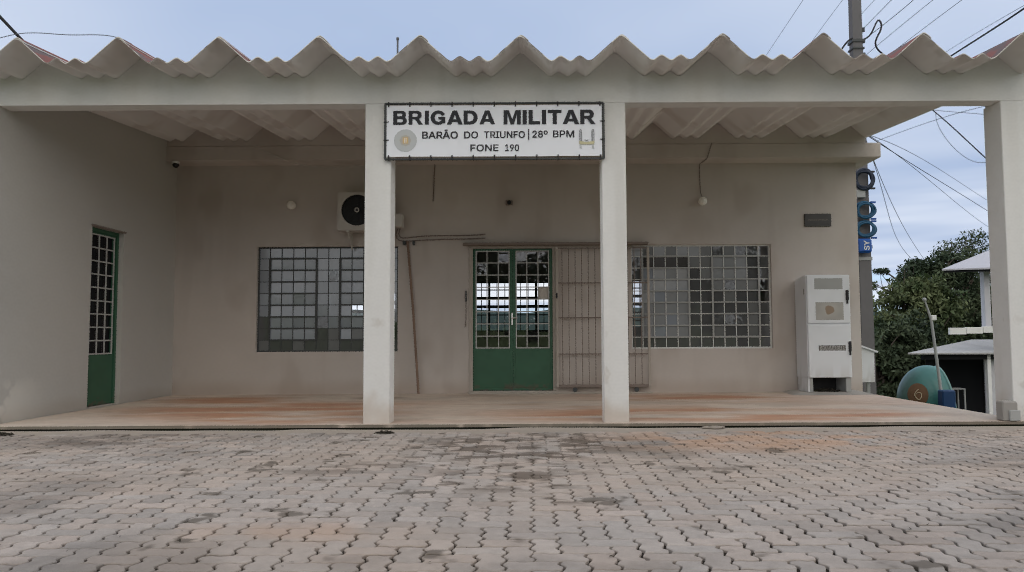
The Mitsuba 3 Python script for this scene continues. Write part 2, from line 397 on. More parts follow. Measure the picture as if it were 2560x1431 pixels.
hx = np.linspace(-300, 400, 160)
hz = 3.9 + 3.2 * meshkit.fbm(np.stack([hx / 60, hx * 0, hx * 0], -1), 4, 5) + 1.2 * meshkit.noise(np.stack([hx / 4, hx * 0, hx * 0], -1), 8)
hv, hf = [], []
for k, (x, z) in enumerate(zip(hx, hz)):
    hv += [(x, 150, -3), (x, 158, z * 0.72), (x, 166, z), (x, 200, z)]
    if k:
        a, b = 4 * (k - 1), 4 * k
        for j in range(3):
            hf.append((a + j, b + j, b + j + 1, a + j + 1))
structure('hill', (np.array(hv), np.array(hf)), 'hill', 'distant dark wooded hill on the horizon right of the building', smooth=True)

# the paved forecourt: bed, then interlocking pavers
PY1 = 7.22
structure('forecourt', box(-8.6, 8.6, -3.0, PY1 + 0.02, -0.5, -0.014), 'bed', 'forecourt of grey interlocking concrete pavers in front of the building')
A_, E_ = 0.1095, 0.0095


def edge_pts(i, j, horizontal):
    """wavy joint between two lattice nodes, four points without the far end"""
    out = []
    for t, o in ((0.0, 0.0), (0.22, 1.0), (0.38, 1.0), (0.62, -1.0), (0.78, -1.0)):
        out.append(((i + t) * A_, j * A_ + o * E_ * 0.45) if horizontal else (i * A_ + o * E_, (j + t) * A_))
    return out


def paver_outline(i, j, horizontal):
    w, h = (2, 1) if horizontal else (1, 2)
    pts = []
    for a in range(w): pts += edge_pts(i + a, j, True)
    for b in range(h): pts += edge_pts(i + w, j + b, False)
    for a in range(w - 1, -1, -1):
        e = edge_pts(i + a, j + h, True); pts += [((i + a + 1) * A_, (j + h) * A_)] + e[:0:-1]
    for b in range(h - 1, -1, -1):
        e = edge_pts(i, j + b, False); pts += [(i * A_, (j + b + 1) * A_)] + e[:0:-1]
    return np.array(pts)


def inset(p, d):
    a, b = np.roll(p, 1, 0), np.roll(p, -1, 0)
    e1, e2 = p - a, b - p
    n1 = np.stack([-e1[:, 1], e1[:, 0]], 1) / (np.linalg.norm(e1, axis=1, keepdims=True) + 1e-9)
    n2 = np.stack([-e2[:, 1], e2[:, 0]], 1) / (np.linalg.norm(e2, axis=1, keepdims=True) + 1e-9)
    m = n1 + n2
    m /= np.maximum(np.sum(m * n1, 1, keepdims=True), 0.5)
    return p + m * d


def paver_mesh(i, j, horizontal, gap):
    o = paver_outline(i, j, horizontal)
    o = o + RNG.normal(size=o.shape) * 0.0011
    c = o.mean(0)
    ang = R.gauss(0, 0.010)
    rot = np.array([[math.cos(ang), -math.sin(ang)], [math.sin(ang), math.cos(ang)]])
    o2, o1 = inset(o, gap), inset(o, gap + 0.0032)
    o2, o1 = (o2 - c) @ rot.T + c, (o1 - c) @ rot.T + c
    sx_ = 1 - (0.004 + abs(R.gauss(0, 0.0022))) / (A_ * (2 if horizontal else 1))
    o2 = (o2 - c) * [sx_, 1] + c; o1 = (o1 - c) * [sx_, 1] + c
    sh = np.array([R.gauss(0, 0.0010), R.gauss(0, 0.0010)])
    o2, o1 = o2 + sh, o1 + sh
    dz, tx, ty = R.gauss(0, 0.0013), R.gauss(0, 0.008), R.gauss(0, 0.008)
    h = lambda p: dz + (p[:, 0] - c[0]) * tx + (p[:, 1] - c[1]) * ty
    n = len(o)
    top = np.column_stack([o1, h(o1)]); mid = np.column_stack([o2, h(o2) - 0.0035]); bot = np.column_stack([o2, h(o2) * 0 - 0.04])
    vv = np.vstack([top, mid, bot, [[c[0], c[1], dz]]])
    k = np.arange(n); k1 = (k + 1) % n
    ff = np.vstack([np.stack([k * 0 + 3 * n, k, k1], 1), np.stack([k, k + n, k1 + n], 1), np.stack([k, k1 + n, k1], 1), np.stack([k + n, k + 2 * n, k1 + 2 * n], 1), np.stack([k + n, k1 + 2 * n, k1 + n], 1)])
    return vv, ff, c


pavers = []
for j in range(int(0.4 / A_), int(PY1 / A_) + 1):
    for i in range(-74, 75):
        m4 = (i - j) % 4
        if m4 == 0: hz_ = True; jj = j
        elif m4 == 3: hz_ = False; jj = j
        else: continue
        if not hz_ and (jj + 2) * A_ > PY1: continue
        if (jj + 1) * A_ > PY1: continue
        cx, cy = (i + (1 if hz_ else 0.5)) * A_, (jj + (0.5 if hz_ else 1)) * A_
        pavers.append((cx, cy, i, jj, hz_))
built = []
for cx, cy, i, jj, hz_ in pavers:
    gap = 0.0024 + abs(R.gauss(0, 0.0014)) + (0.002 if R.random() < 0.08 else 0)
    vv, ff, c = paver_mesh(i, jj, hz_, gap)
    uv = (min(1, max(0, 0.5 + R.gauss(0, 0.22))), min(1, max(0, R.random() ** 1.4)))
    vis = cy > 2.86 and -0.70 * cy < cx < 0.66 * cy
    built.append((vis, cy, vv, ff, uv))
order = sorted(range(len(built)), key=lambda k: (not built[k][0], built[k][1]))
for k in order[:300]:
    _, _, vv, ff, uv = built[k]
    part('forecourt', 'paver', (vv, ff), 'paver', uv=np.tile(uv, (len(vv), 1)))
VV, FF, UV, off = [], [], [], 0
for k in order[300:]:
    _, _, vv, ff, uv = built[k]
    VV.append(vv); FF.append(ff + off); UV.append(np.tile(uv, (len(vv), 1))); off += len(vv)
part('forecourt', 'paver_field', (np.vstack(VV), np.vstack(FF)), 'paver', uv=np.vstack(UV), stuff=True, label='remaining grey interlocking pavers of the forecourt')

# porch floor slab (a lip over a recessed, mossy joint) and the mortar strip before it
floor = cat(box(-5.16, 4.70, 7.385, 11.30, 0.014, 0.04), box(-5.16, 4.70, 7.43, 11.30, -2.2, 0.014))
structure('porch_floor', floor, 'concrete_floor', 'concrete porch floor with reddish soil stains')
part('porch_floor', 'joint', box(-5.16, 4.70, 7.412, 7.429, -0.05, 0.0135), 'moss')
# uneven strip of mortar between slab and pavers
xs = np.linspace(-8.6, 4.9, 200)
sv, sf = [], []
for k, x in enumerate(xs):
    w = 0.02 * meshkit.noise(np.array([x * 3.0, 0, 0]), 3) + 0.02 * meshkit.noise(np.array([x * 11.0, 0, 0]), 4)
    h = -0.008 + 0.012 * meshkit.noise(np.array([x * 2.0, 5, 0]), 5) + 0.022 * max(0.0, meshkit.noise(np.array([x * 1.4, 9, 0]), 6) - 0.5)
    sv += [(x, PY1 - 0.16, -0.0125), (x, PY1 - w, h - 0.004), (x, 7.37, h), (x, 7.411, -0.05)]
    if k:
        a, b = 4 * (k - 1), 4 * k
        for jn in range(3): sf.append((a + jn, b + jn, b + jn + 1, a + jn + 1))
structure('kerb_strip', (np.array(sv), np.array(sf)), 'mortar', 'uneven mortar strip between porch floor and pavers')

# ------------------------------------------------------------------ the police station
ST = thing('police_station', 'low beige police station with open porch under a corrugated roof', 'building')
SL, EAVE, ZE = 0.075, 6.94, 3.352            # roof slope, eave, underside of the valleys there
PER, PK0 = 0.9167, -1.005
_kx = np.array([0, 0.03, 0.262, 0.292, 0.357, 0.375, 0.447, 0.461, 0.532, 0.550, 0.615, 0.655, 0.887, PER])
_kz = np.array([0.235, 0.222, 0.012, 0.0, 0.050, 0.050, 0.0, 0.0, 0.050, 0.050, 0.0, 0.012, 0.222, 0.235])
_fx = np.linspace(0, PER, 184)[:-1]
_fz = np.interp(_fx, _kx, _kz)
from scipy.ndimage import gaussian_filter1d
_fz = gaussian_filter1d(_fz, 1.9, mode='wrap')


def profile(x):
    return np.interp(np.mod(np.asarray(x) - PK0, PER), np.r_[_fx, PER], np.r_[_fz, _fz[0]])


def roof_sheet(x0, x1, y0, y1, lift=True, dz=0.0):
    n = max(8, int((x1 - x0) / 0.014))
    xs = np.linspace(x0, x1, n)
    z = profile(xs) + dz
    if lift: z = z + 0.014 * ss(x1 - 0.11, x1 - 0.055, xs)
    t = 0.0085
    rows = []
    for yy in (y0, y1):
        b = ZE + SL * (yy - EAVE) + z
        rows += [np.stack([xs, np.full(n, yy), b + t], 1), np.stack([xs, np.full(n, yy), b], 1)]
    v = np.vstack(rows)                     # top front, under front, top back, under back
    k = np.arange(n - 1)
    f = np.vstack([np.stack([k, k + 1, 2 * n + k + 1, 2 * n + k], 1), np.stack([n + k + 1, n + k, 3 * n + k, 3 * n + k + 1], 1),
                   np.stack([n + k, n + k + 1, k + 1, k], 1), np.stack([3 * n + k + 1, 3 * n + k, 2 * n + k, 2 * n + k + 1], 1),
                   [[n, 0, 2 * n, 3 * n], [n - 1, 2 * n - 1, 4 * n - 1, 3 * n - 1]]])
    return v, f


rf = sub(ST, 'roof')
for k in range(-8, 7):
    a = PK0 + PER * k
    b = a + PER
    x0, x1, lf = a - 0.015, b + 0.075, True
    if k == 6: x1, lf = a + 0.36, False
    part(rf, 'roof_sheet', roof_sheet(x0, x1, EAVE + R.uniform(-0.012, 0.012), 16.6, lf, R.uniform(-0.002, 0.003)), 'roof', smooth=35)

YF, YB = 7.47, 11.30                         # column line, back wall
zc = lambda y: ZE + SL * (y - EAVE)
bx = np.linspace(-8.2, 4.829, 900)
btop = zc(YF) + profile(bx) - 0.004
beam = sg.Polygon([(-8.2, 3.13), (4.829, 3.13)] + list(zip(bx[::-1], btop[::-1])))
part(ST, 'beam', prism_xz(beam, YF, YF + 0.185), 'cream', label='long pale concrete beam under the corrugated eave')
for (x0, x1, y1, lab) in ((-1.605, -1.353, 7.72, 'square pale column left of the double door'), (0.690, 0.925, 7.72, 'square pale column right of the double door'), (4.578, 4.83, 7.76, 'square pale corner column beside the open right side')):
    part(ST, 'column', cbox(x0, x1, YF, y1, -0.05 if x0 > 4 else 0.03, 3.13, 0.006), 'cream', label=lab)
part(ST, 'beam', prism_yz(sg.Polygon([(7.66, 3.13), (7.76, 3.13), (7.76, 3.34), (7.66, 3.34)]), 4.60, 4.83), 'cream')

# walls
def holes(outer, *rects):
    p = sg.box(*outer)
    for r in rects: p = p.difference(sg.box(*r))
    return p


WL, WR_, DR = (-3.985, 0.650, -1.935, 2.178), (1.452, 0.668, 3.492, 2.180), (-0.905, 0.045, 0.355, 2.178)
part(ST, 'wall', prism_xz(holes((-5.18, 0.0, 4.765, 3.42), WL, WR_, DR), YB, YB + 0.16), 'beige', label='beige back wall of the porch with two grid windows')
D0, D1, DZ = 9.15, 9.87, 2.192
side = sg.Polygon([(YF, 0.0), (YB, 0.0), (YB, 3.36), (10.95, 3.36), (10.95, zc(10.95) + 0.02), (YF + 0.185, zc(YF + 0.185) + 0.02), (YF + 0.185, 3.13), (YF, 3.13)]).difference(sg.box(D0, 0.05, D1, DZ))
part(ST, 'wall', prism_yz(side, -5.40, -5.18), 'sidewall', label='grey beige side wall of the porch with narrow green door')
part(ST, 'wall', box(-8.2, -5.40, YF, YF + 0.18, -0.1, 3.13), 'sidewall')
part(ST, 'wall', box(-8.2, -8.0, YF + 0.18, 16.2, -0.1, 3.36), 'sidewall')
part(ST, 'wall', box(4.565, 4.765, YB + 0.16, 16.2, -2.2, 3.36), 'beige')
part(ST, 'wall', box(-5.40, -5.20, YB, 16.2, -0.1, 3.36), 'room')
RW = [(-1.35, 0.95, 0.42, 1.98), (-3.75, 0.80, -2.30, 1.95), (1.6, 1.0, 3.2, 2.0)]
part(ST, 'wall', prism_xz(holes((-8.0, -2.2, 4.565, 3.36), *RW), 16.02, 16.2), 'room')
part(ST, 'wall', box(0.95, 1.07, YB + 0.16, 16.02, 0.0, 3.36), 'room')
part(ST, 'inner_floor', box(-8.0, 4.565, YB, 16.02, -0.3, 0.03), 'roomfloor')
part(ST, 'inner_floor', box(-8.0, -5.18, YF + 0.18, YB, -0.3, 0.03), 'roomfloor')
# roof slab with a ledge past the wall
part(ST, 'roof_slab', cbox(-5.30, 4.985, 10.95, 16.5, 3.372, 3.585, 0.012), 'beige', label='pale concrete ledge over the back wall')
fx_ = np.linspace(-5.18, 4.765, 700)
part(ST, 'wall', prism_xz(sg.Polygon([(-5.18, 3.586), (4.765, 3.586)] + list(zip(fx_[::-1], (zc(10.96) + profile(fx_) - 0.006)[::-1]))), 10.96, 11.12), 'beige', label='mortar filling between ledge and roof sheets')
part(ST, 'roof_slab', box(-8.2, -5.18, YF + 0.18, 16.2, 3.362, 3.41), 'sidewall')

# rear windows seen through the door
for r in RW:
    w = sub(ST, 'rear_window')
    nx_, nz_ = max(3, round((r[2] - r[0]) / 0.16)), 6
    bars = [box(r[0], r[2], 16.05, 16.09, r[1], r[1] + 0.03), box(r[0], r[2], 16.05, 16.09, r[3] - 0.03, r[3]), box(r[0], r[0] + 0.03, 16.05, 16.09, r[1] + 0.03, r[3] - 0.03), box(r[2] - 0.03, r[2], 16.05, 16.09, r[1] + 0.03, r[3] - 0.03)]
    for k in range(1, nx_):
        x = r[0] + (r[2] - r[0]) * k / nx_
        t = 0.022 if k % 3 == 0 else 0.008
        bars.append(box(x - t, x + t, 16.055, 16.085, r[1] + 0.03, r[3] - 0.03))
    for k in range(1, nz_):
        z = r[1] + (r[3] - r[1]) * k / nz_
        t = 0.03 if k in (3, 4) else 0.012
        bars.append(box(r[0] + 0.03, r[2] - 0.03, 16.06, 16.08, z - t, z + t))
    part(w, 'frame', cat(bars), 'dark_steel')


def grid(x0, x1, z0, z1, y, cols, rows, t=0.012, depth=0.028, outer=0.022):
    bars = [box(x0, x1, y, y + depth, z0, z0 + outer), box(x0, x1, y, y + depth, z1 - outer, z1), box(x0, x0 + outer, y, y + depth, z0 + outer, z1 - outer), box(x1 - outer, x1, y, y + depth, z0 + outer, z1 - outer)]
    for k in range(1, cols):
        x = x0 + (x1 - x0) * k / cols
        bars.append(box(x - t / 2, x + t / 2, y + 0.002, y + depth - 0.002, z0 + outer, z1 - outer))
    for k in range(1, rows):
        z = z0 + (z1 - z0) * k / rows
        bars.append(box(x0 + outer, x1 - outer, y + 0.004, y + depth - 0.004, z - t / 2, z + t / 2))
    return cat(bars)


def window(rect, label, frame_mat, sash_mat, pick, y, t):
    w = sub(ST, 'window')
    labels[w] = {'label': label}
    x0, z0, x1, z1 = rect
    cols, rows = 12, 9
    part(w, 'frame', grid(x0, x1, z0, z1, y, cols, rows, t=t), frame_mat)
    cx = lambda k: x0 + (x1 - x0) * k / cols
    rz = lambda k: z1 - (z1 - z0) * k / rows
    for c0, c1 in ((1, 5), (7, 11)):
        s = [box(cx(c0) - .012, cx(c0) + .014, y - .014, y - .001, rz(8), rz(1)), box(cx(c1) - .014, cx(c1) + .012, y - .014, y - .001, rz(8), rz(1))]
        for k in range(1, 9):
            h = 0.013 if k in (1, 8) else 0.010
            s.append(box(cx(c0) + .014, cx(c1) - .014, y - .016, y - .0015, rz(k) - h, rz(k) + h))
        part(w, 'sash', cat(s), sash_mat)
    for r in range(rows):
        rt = R.gauss(0, 0.02)
        for c in range(cols):
            tilt = (rt if (1 <= r <= 7 and (1 <= c < 5 or 7 <= c < 11)) else 0) + R.gauss(0, 0.006)
            pan = R.gauss(0, 0.006)
            a = (cx(c) + .003, cx(c + 1) - .003, rz(r + 1) + .003, rz(r) - .003, y + 0.014, tilt, pan)
            m = pick(r, c)
            part(w, 'pane', sheet(*a) if m in ('clear', 'dusty') else slab_pane(*a), m)


def pick_left(r, c):
    if r == 8: return 'dusty' if c % 3 else 'frost_mid'
    if r >= 6 and c in (0, 5): return 'dusty'
    if (r, c) in ((7, 6), (7, 8), (6, 0)): return 'frost_mid'
    if (r, c) in ((2, 6), (5, 8), (6, 9)): return 'clear'
    if c >= 10 and r > 3: return 'clear'
    return R.choice(('frost_blue', 'frost_blue', 'frost_blue', 'frost_sky', 'frost_sky'))


def pick_right(r, c):
    if 2 <= r <= 7 and 1 <= c <= 4: return R.choice(('frost_grey', 'frost_grey', 'frost_pale', 'frost_blue'))
    if r == 1 and 1 <= c <= 4: return 'frost_brown'
    if r == 0 and c <= 6: return R.choice(('frost_mid', 'frost_grey'))
    if r in (1, 2) and 7 <= c <= 9: return 'frost_grey'
    if (r, c) in ((3, 7), (1, 5), (1, 6), (0, 8), (2, 6), (3, 9), (4, 8), (5, 10), (6, 10), (3, 10), (7, 7), (7, 10)): return 'frost_mid'
    if c == 11 and r in (0, 3, 4): return 'clear'
    return 'dusty'


window(WL, 'wide grid window with bluish frosted panes left of the door', 'dark_steel', 'dark_steel', pick_left, YB + 0.055, 0.009)
window(WR_, 'wide grid window with mixed clear and frosted panes right of the door', 'bright_bar', 'grey_steel', pick_right, YB + 0.055, 0.011)

# double door
dr_ = sub(ST, 'door')
labels[dr_] = {'label': 'green metal double door with small glass panes'}
fx0, fx1 = -0.905, 0.355
part(dr_, 'frame', cat(cbox(fx0, fx0 + 0.058, YB - 0.01, YB + 0.10, 0.075, 2.135), cbox(fx1 - 0.046, fx1, YB - 0.01, YB + 0.10, 0.075, 2.135), cbox(fx0, fx1, YB - 0.01, YB + 0.10, 2.136, 2.178), cbox(fx0 - 0.01, fx1 + 0.01, YB - 0.05, YB + 0.10, 0.038, 0.074)), 'beige_steel')
for (x0, x1, g0, g1) in ((-0.846, -0.270, -0.802, -0.318), (-0.266, 0.308, -0.220, 0.256)):
    zz0, zz1, gz0, gz1 = 0.080, 2.130, 0.690, 2.098
    part(dr_, 'leaf', prism_xz(sg.box(x0, zz0, x1, zz1).difference(sg.box(g0, gz0, g1, gz1)), YB + 0.03, YB + 0.065), 'green')
    part(dr_, 'kick_panel', cbox(x0 + 0.03, x1 - 0.03, YB + 0.024, YB + 0.0295, 0.12, 0.655, 0.003), 'green')
    part(dr_, 'glazing_bars', grid(g0 - 0.006, g1 + 0.006, gz0 - 0.006, gz1 + 0.006, YB + 0.018, 3, 8, t=0.014, depth=0.011, outer=0.016), 'white_bar')
    for r in range(8):
        for c in range(3):
            xa, xb = g0 + (g1 - g0) * c / 3, g0 + (g1 - g0) * (c + 1) / 3
            za, zb = gz1 - (gz1 - gz0) * (r + 1) / 8, gz1 - (gz1 - gz0) * r / 8
            pp = x0 > -0.5 and r == 3 and c == 2
            part(dr_, 'pane', sheet(xa + .002, xb - .002, za + .002, zb - .002, YB + 0.046, R.gauss(0, .006), R.gauss(0, .006)), 'paper' if pp else 'clear', label='blank beige pane covered by paper' if pp else None)
part(dr_, 'handle', cat(cbox(-0.290, -0.268, YB + 0.008, YB + 0.028, 1.02, 1.20, 0.003), tube([(-0.279, YB - 0.02, 1.12), (-0.20, YB - 0.022, 1.125)], 0.008), tube([(-0.279, YB + 0.02, 1.12), (-0.279, YB - 0.022, 1.12)], 0.008)), 'chrome')
part(dr_, 'bolt', cbox(-0.955, -0.935, YB - 0.03, YB + 0.0, 1.36, 1.52, 0.003), 'dark_steel')
part(dr_, 'bolt', tube([(-0.945, YB - 0.025, 1.36), (-0.945, YB - 0.025, 1.12), (-0.955, YB - 0.022, 1.0)], 0.006), 'brown_steel')

# narrow side door in the left wall (facing +x)
sd = sub(ST, 'door')
labels[sd] = {'label': 'narrow green metal door in the left side wall'}
xd = -5.255
part(sd, 'frame', cat(box(xd - 0.05, xd + 0.012, D1 - 0.045, D1, 0.05, DZ), box(xd - 0.05, xd + 0.012, D0, D0 + 0.045, 0.05, DZ), box(xd - 0.05, xd + 0.012, D0 + 0.045, D1 - 0.045, DZ - 0.045, DZ)), 'green')
ya, yb, za, zb = D0 + 0.11, D1 - 0.10, 0.675, 2.115
part(sd, 'leaf', prism_yz(sg.box(D0 + 0.047, 0.06, D1 - 0.047, DZ - 0.047).difference(sg.box(ya, za, yb, zb)), xd - 0.04, xd), 'green')
gb = []
for k in range(4):
    y = ya + (yb - ya) * k / 3
    gb.append(box(xd + 0.001, xd + 0.012, y - 0.008, y + 0.008, za - 0.01, zb + 0.01))
for k in range(10):
    z = za + (zb - za) * k / 9
    for j in range(3):
        gb.append(box(xd + 0.002, xd + 0.011, ya + (yb - ya) * j / 3 + 0.008, ya + (yb - ya) * (j + 1) / 3 - 0.008, z - 0.008, z + 0.008))
part(sd, 'glazing_bars', cat(gb), 'white_bar')
for r in range(9):
    for c in range(3):
        y0, y1 = ya + (yb - ya) * c / 3 + .002, ya + (yb - ya) * (c + 1) / 3 - .002
        z0, z1 = za + (zb - za) * r / 9 + .002, za + (zb - za) * (r + 1) / 9 - .002
        j1 = j2 = 0.0
        part(sd, 'pane', trimesh.Trimesh([(xd - .02 + j1, y0, z0), (xd - .02, y1, z0), (xd - .02 + j2, y1, z1), (xd - .02, y0, z1)], [[0, 1, 2], [0, 2, 3]], process=False), 'darkpane')
part(sd, 'lintel', box(-5.30, -5.165, D0 - 0.02, D1 + 0.03, DZ, DZ + 0.02), 'brown_steel')

# ------------------------------------------------------------------ things on the porch
def zs(z, y=11.2): return EYE + (z - EYE) * y / YB
gt = thing('sliding_gate', 'beige barred sliding gate standing open beside the green double door', 'gate')
part(gt, 'top_rail', cbox(-0.985, 1.69, 11.17, 11.298, 2.172, 2.208, 0.004), 'brown_steel')
part(gt, 'floor_track', cbox(-0.90, 1.72, 11.17, 11.25, 0.041, 0.058, 0.002), 'beige_steel')
gx0, gx1, gyy = 0.372, 1.688, 11.215
for x in (gx0, gx1): part(gt, 'post', cbox(x - 0.017, x + 0.017, gyy - 0.017, gyy + 0.017, 0.13, 2.135, 0.003), 'beige_steel')
part(gt, 'bottom_rail', cbox(gx0 + 0.018, gx1 - 0.018, gyy - 0.018, gyy + 0.018, 0.125, 0.165, 0.003), 'brown_steel')
for z in (2.125, 1.621, 1.121, 0.600): part(gt, 'cross_bar', cbox(gx0 + 0.018, gx1 - 0.018, gyy - 0.004, gyy + 0.004, z - 0.009, z + 0.009, 0.001), 'brown_steel')
for k in range(13):
    x = 0.446 + k * 0.0945
    part(gt, 'bar', tube([(x, gyy - 0.010, 0.165), (x + R.gauss(0, .002), gyy - 0.010, 1.1), (x, gyy - 0.010, 2.13)], 0.0062, 6), 'brown_steel', smooth=True)
for x in (0.62, 1.50): part(gt, 'wheel', disc(x, gyy, 0.092, 0.034, 0.02), 'dark_steel', smooth=30)
part(gt, 'lock', cbox(0.352, 0.378, 11.175, 11.197, 1.40, 1.475, 0.003), 'black')

ac = thing('air_conditioner', 'grey outdoor air conditioner unit on brackets behind the left column', 'air conditioner')
body = prism_xz(sg.box(-2.744, 2.370, -1.962, 2.914).difference(sg.Point(-2.469, 2.660).buffer(0.222, 24)), 10.985, 11.0)
part(ac, 'housing', cat(body, box(-2.744, -1.962, 11.0, 11.24, 2.370, 2.372), cbox(-2.744, -1.962, 11.06, 11.24, 2.372, 2.914, 0.01), box(-2.744, -2.70, 11.0, 11.06, 2.372, 2.914), box(-2.02, -1.962, 11.0, 11.06, 2.372, 2.914), box(-2.70, -2.02, 11.0, 11.06, 2.89, 2.914)), 'ac_white')
part(ac, 'fan_recess', disc(-2.469, 11.045, 2.660, 0.223, 0.02, n=32), 'black')
rings = []
for rr in np.linspace(0.045, 0.215, 10):
    a = np.linspace(0, 2 * np.pi, 37)
    rings.append(tube(np.stack([-2.469 + rr * np.cos(a), np.full(37, 10.985), 2.660 + rr * np.sin(a)], 1), 0.0025, 5))
for a in np.linspace(0, 2 * np.pi, 9)[:-1]:
    rings.append(tube([(-2.469 + 0.03 * math.cos(a), 10.988, 2.660 + 0.03 * math.sin(a)), (-2.469 + 0.222 * math.cos(a), 10.988, 2.660 + 0.222 * math.sin(a))], 0.003, 5))
part(ac, 'grille', cat(rings), 'grille')
part(ac, 'badge', cat(disc(-2.469, 10.978, 2.660, 0.034, 0.012)), 'ac_white')
part(ac, 'hub', cat(disc(-2.469, 10.970, 2.660, 0.020, 0.006)), 'grille')
part(ac, 'valve_cover', cbox(-1.960, -1.835, 11.03, 11.20, 2.425, 2.615, 0.01), 'ac_white')
for x in (-2.60, -2.06):
    part(ac, 'bracket', cat(box(x - 0.016, x + 0.016, 10.98, 11.30, 2.345, 2.369), prism_yz(sg.Polygon([(11.0, 2.344), (11.30, 2.344), (11.30, 2.12), (11.275, 2.12)]), x - 0.006, x + 0.006)), 'ac_white')

lm = lambda x, z, lab, bm: (lambda k: (part(k, 'base', disc(x, 11.285, z, 0.048, 0.03), 'white', smooth=30), part(k, 'bulb', trimesh.creation.icosphere(subdivisions=3, radius=0.062).apply_translation([x, 11.225, z]), bm, smooth=True)))(thing('wall_lamp', lab, 'lamp'))
lm(-3.478, 2.775, 'round white wall lamp above the left grid window', 'bulb')
lm(2.498, 2.802, 'round white wall lamp hanging under a cord right of the door', 'bulb')
k = thing('lamp_socket', 'empty dark lamp socket on the wall above the double door', 'lamp socket')
part(k, 'base', cbox(-0.365, -0.262, 11.265, 11.299, 2.768, 2.836, 0.008), 'brown_steel')
part(k, 'holder', disc(-0.315, 11.24, 2.80, 0.028, 0.05), 'black', smooth=30)
single('hanging_cord', 'thin dark cord running up from the right wall lamp', 'cord', tube([(2.495, 11.25, 2.86), (2.480, 11.285, 2.95), (2.474, 11.288, 3.10), (2.472, 11.288, 3.33), (2.474, 11.27, 3.358), (2.49, 11.1, 3.360), (2.505, 10.955, 3.362), (2.512, 10.935, 3.385), (2.55, 10.932, 3.50), (2.575, 10.93, 3.585)], 0.006, 6), 'copper', True)
single('loose_cable', 'pale slack cable hanging from the roof to the back wall', 'cable', tube(smooth_path([(-4.02, 10.85, 3.62), (-3.60, 10.9, 3.42), (-3.20, 10.93, 3.29), (-2.80, 10.95, 3.255), (-2.30, 10.95, 3.30), (-1.7, 11.0, 3.345)], 30), 0.006, 6), 'ac_white', True)
single('wall_wire', 'short dark wire hanging on the wall behind the banner', 'wire', tube(smooth_path([(-1.40, 11.27, 3.37), (-1.41, 11.285, 3.2), (-1.425, 11.285, 2.83)], 14), 0.008, 6), 'brown_steel', True)
k = thing('security_camera', 'small dark dome camera in the upper left porch corner', 'camera')
part(k, 'base', disc(-5.06, 10.99, 3.355, 0.052, 0.03, axis='z'), 'white', smooth=30)
part(k, 'dome', trimesh.creation.icosphere(subdivisions=3, radius=0.045).apply_translation([-5.06, 10.99, 3.325]), 'black', smooth=True)
k = thing('wall_plaque', 'dark bronze plaque high on the right end of the back wall', 'plaque')
part(k, 'plate', cbox(3.985, 4.375, 11.275, 11.299, 2.430, 2.618, 0.006), 'plaque')
part(k, 'relief', box(4.03, 4.33, 11.270, 11.2749, 2.520, 2.530), 'plaque_line')
single('leaning_rod', 'thin brown rod leaning on the wall left of the double door', 'rod', tube([(-1.615, 11.20, 0.045), (-1.70, 11.235, 1.2), (-1.795, 11.275, 2.245)], 0.017, 10), 'woodpole', True)
k = thing('copper_pipe', 'pair of brown pipes running along the wall from the air conditioner', 'pipe')
part(k, 'pipe', tube(smooth_path([(-1.90, 11.255, 2.44), (-1.89, 11.27, 2.30), (-1.75, 11.27, 2.300), (-1.3, 11.27, 2.325), (-0.66, 11.27, 2.342)], 24), 0.0075, 8), 'copper', True)
part(k, 'pipe', tube(smooth_path([(-1.93, 11.255, 2.44), (-1.92, 11.27, 2.262), (-1.75, 11.27, 2.250), (-1.3, 11.27, 2.268), (-0.66, 11.27, 2.285)], 24), 0.0075, 8), 'copper', True)
part(k, 'clamp', cbox(-1.86, -1.82, 11.24, 11.299, 2.19, 2.25, 0.004), 'dark_steel')
part(k, 'clamp', cbox(-1.72, -1.69, 11.24, 11.299, 2.19, 2.25, 0.004), 'dark_steel')

def litter(cx, cy, rx, ry, n, size, h=0.02, z0=0.004):
    v, f = [], []
    for q_ in range(n):
        r_, a = math.sqrt(R.random()), R.uniform(0, 6.283)
        c = np.array([cx + rx * r_ * math.cos(a), cy + ry * r_ * math.sin(a), z0 + R.random() * h * (1 - r_)])
        u = np.array([R.gauss(0, 1), R.gauss(0, 1), R.gauss(0, .5)]); u /= np.linalg.norm(u)
        w = np.cross(u, [R.gauss(0, .4), R.gauss(0, .4), 1.0]); w /= np.linalg.norm(w)
        s = size * R.uniform(0.5, 1.2)
        b = len(v)
        v += [c - u * s, c - w * s * 0.45, c + u * s, c + w * s * 0.45]
        f += [(b, b + 1, b + 2, b + 3)]
    v = np.array(v); v[:, 2] = np.maximum(v[:, 2], z0 - 0.001)
    return v, np.array(f)


# telecom cabinet
cb = thing('metal_cabinet', 'tall white two door metal cabinet against the right end of the wall', 'cabinet')
cx0, cx1, cy0, cy1 = 3.812, 4.420, 10.82, 11.26
part(cb, 'pad', trimesh.convex.convex_hull(np.array([(3.55, 10.66, 0.041), (4.68, 10.68, 0.041), (4.72, 11.29, 0.041), (3.6, 11.29, 0.041), (3.68, 10.78, 0.068), (4.60, 10.80, 0.065), (4.62, 11.28, 0.066), (3.7, 11.28, 0.07)])), 'conc')
part(cb, 'leg', box(cx0 + .031, cx0 + 0.075, cy0 + 0.02, cy1 - .02, 0.07, 0.262), 'grey_steel')
part(cb, 'leg', box(cx1 - 0.075, cx1 - .005, cy0 + 0.02, cy1 - .02, 0.07, 0.262), 'grey_steel')
part(cb, 'side_panel', box(cx0 + .006, cx0 + .03, cy0 + .02, cy1 - .02, 0.07, 0.261), 'cabinet')
part(cb, 'back_plate', box(cx0 + .076, cx1 - .076, cy1 - 0.06, cy1 - .02, 0.071, 0.262), 'black')
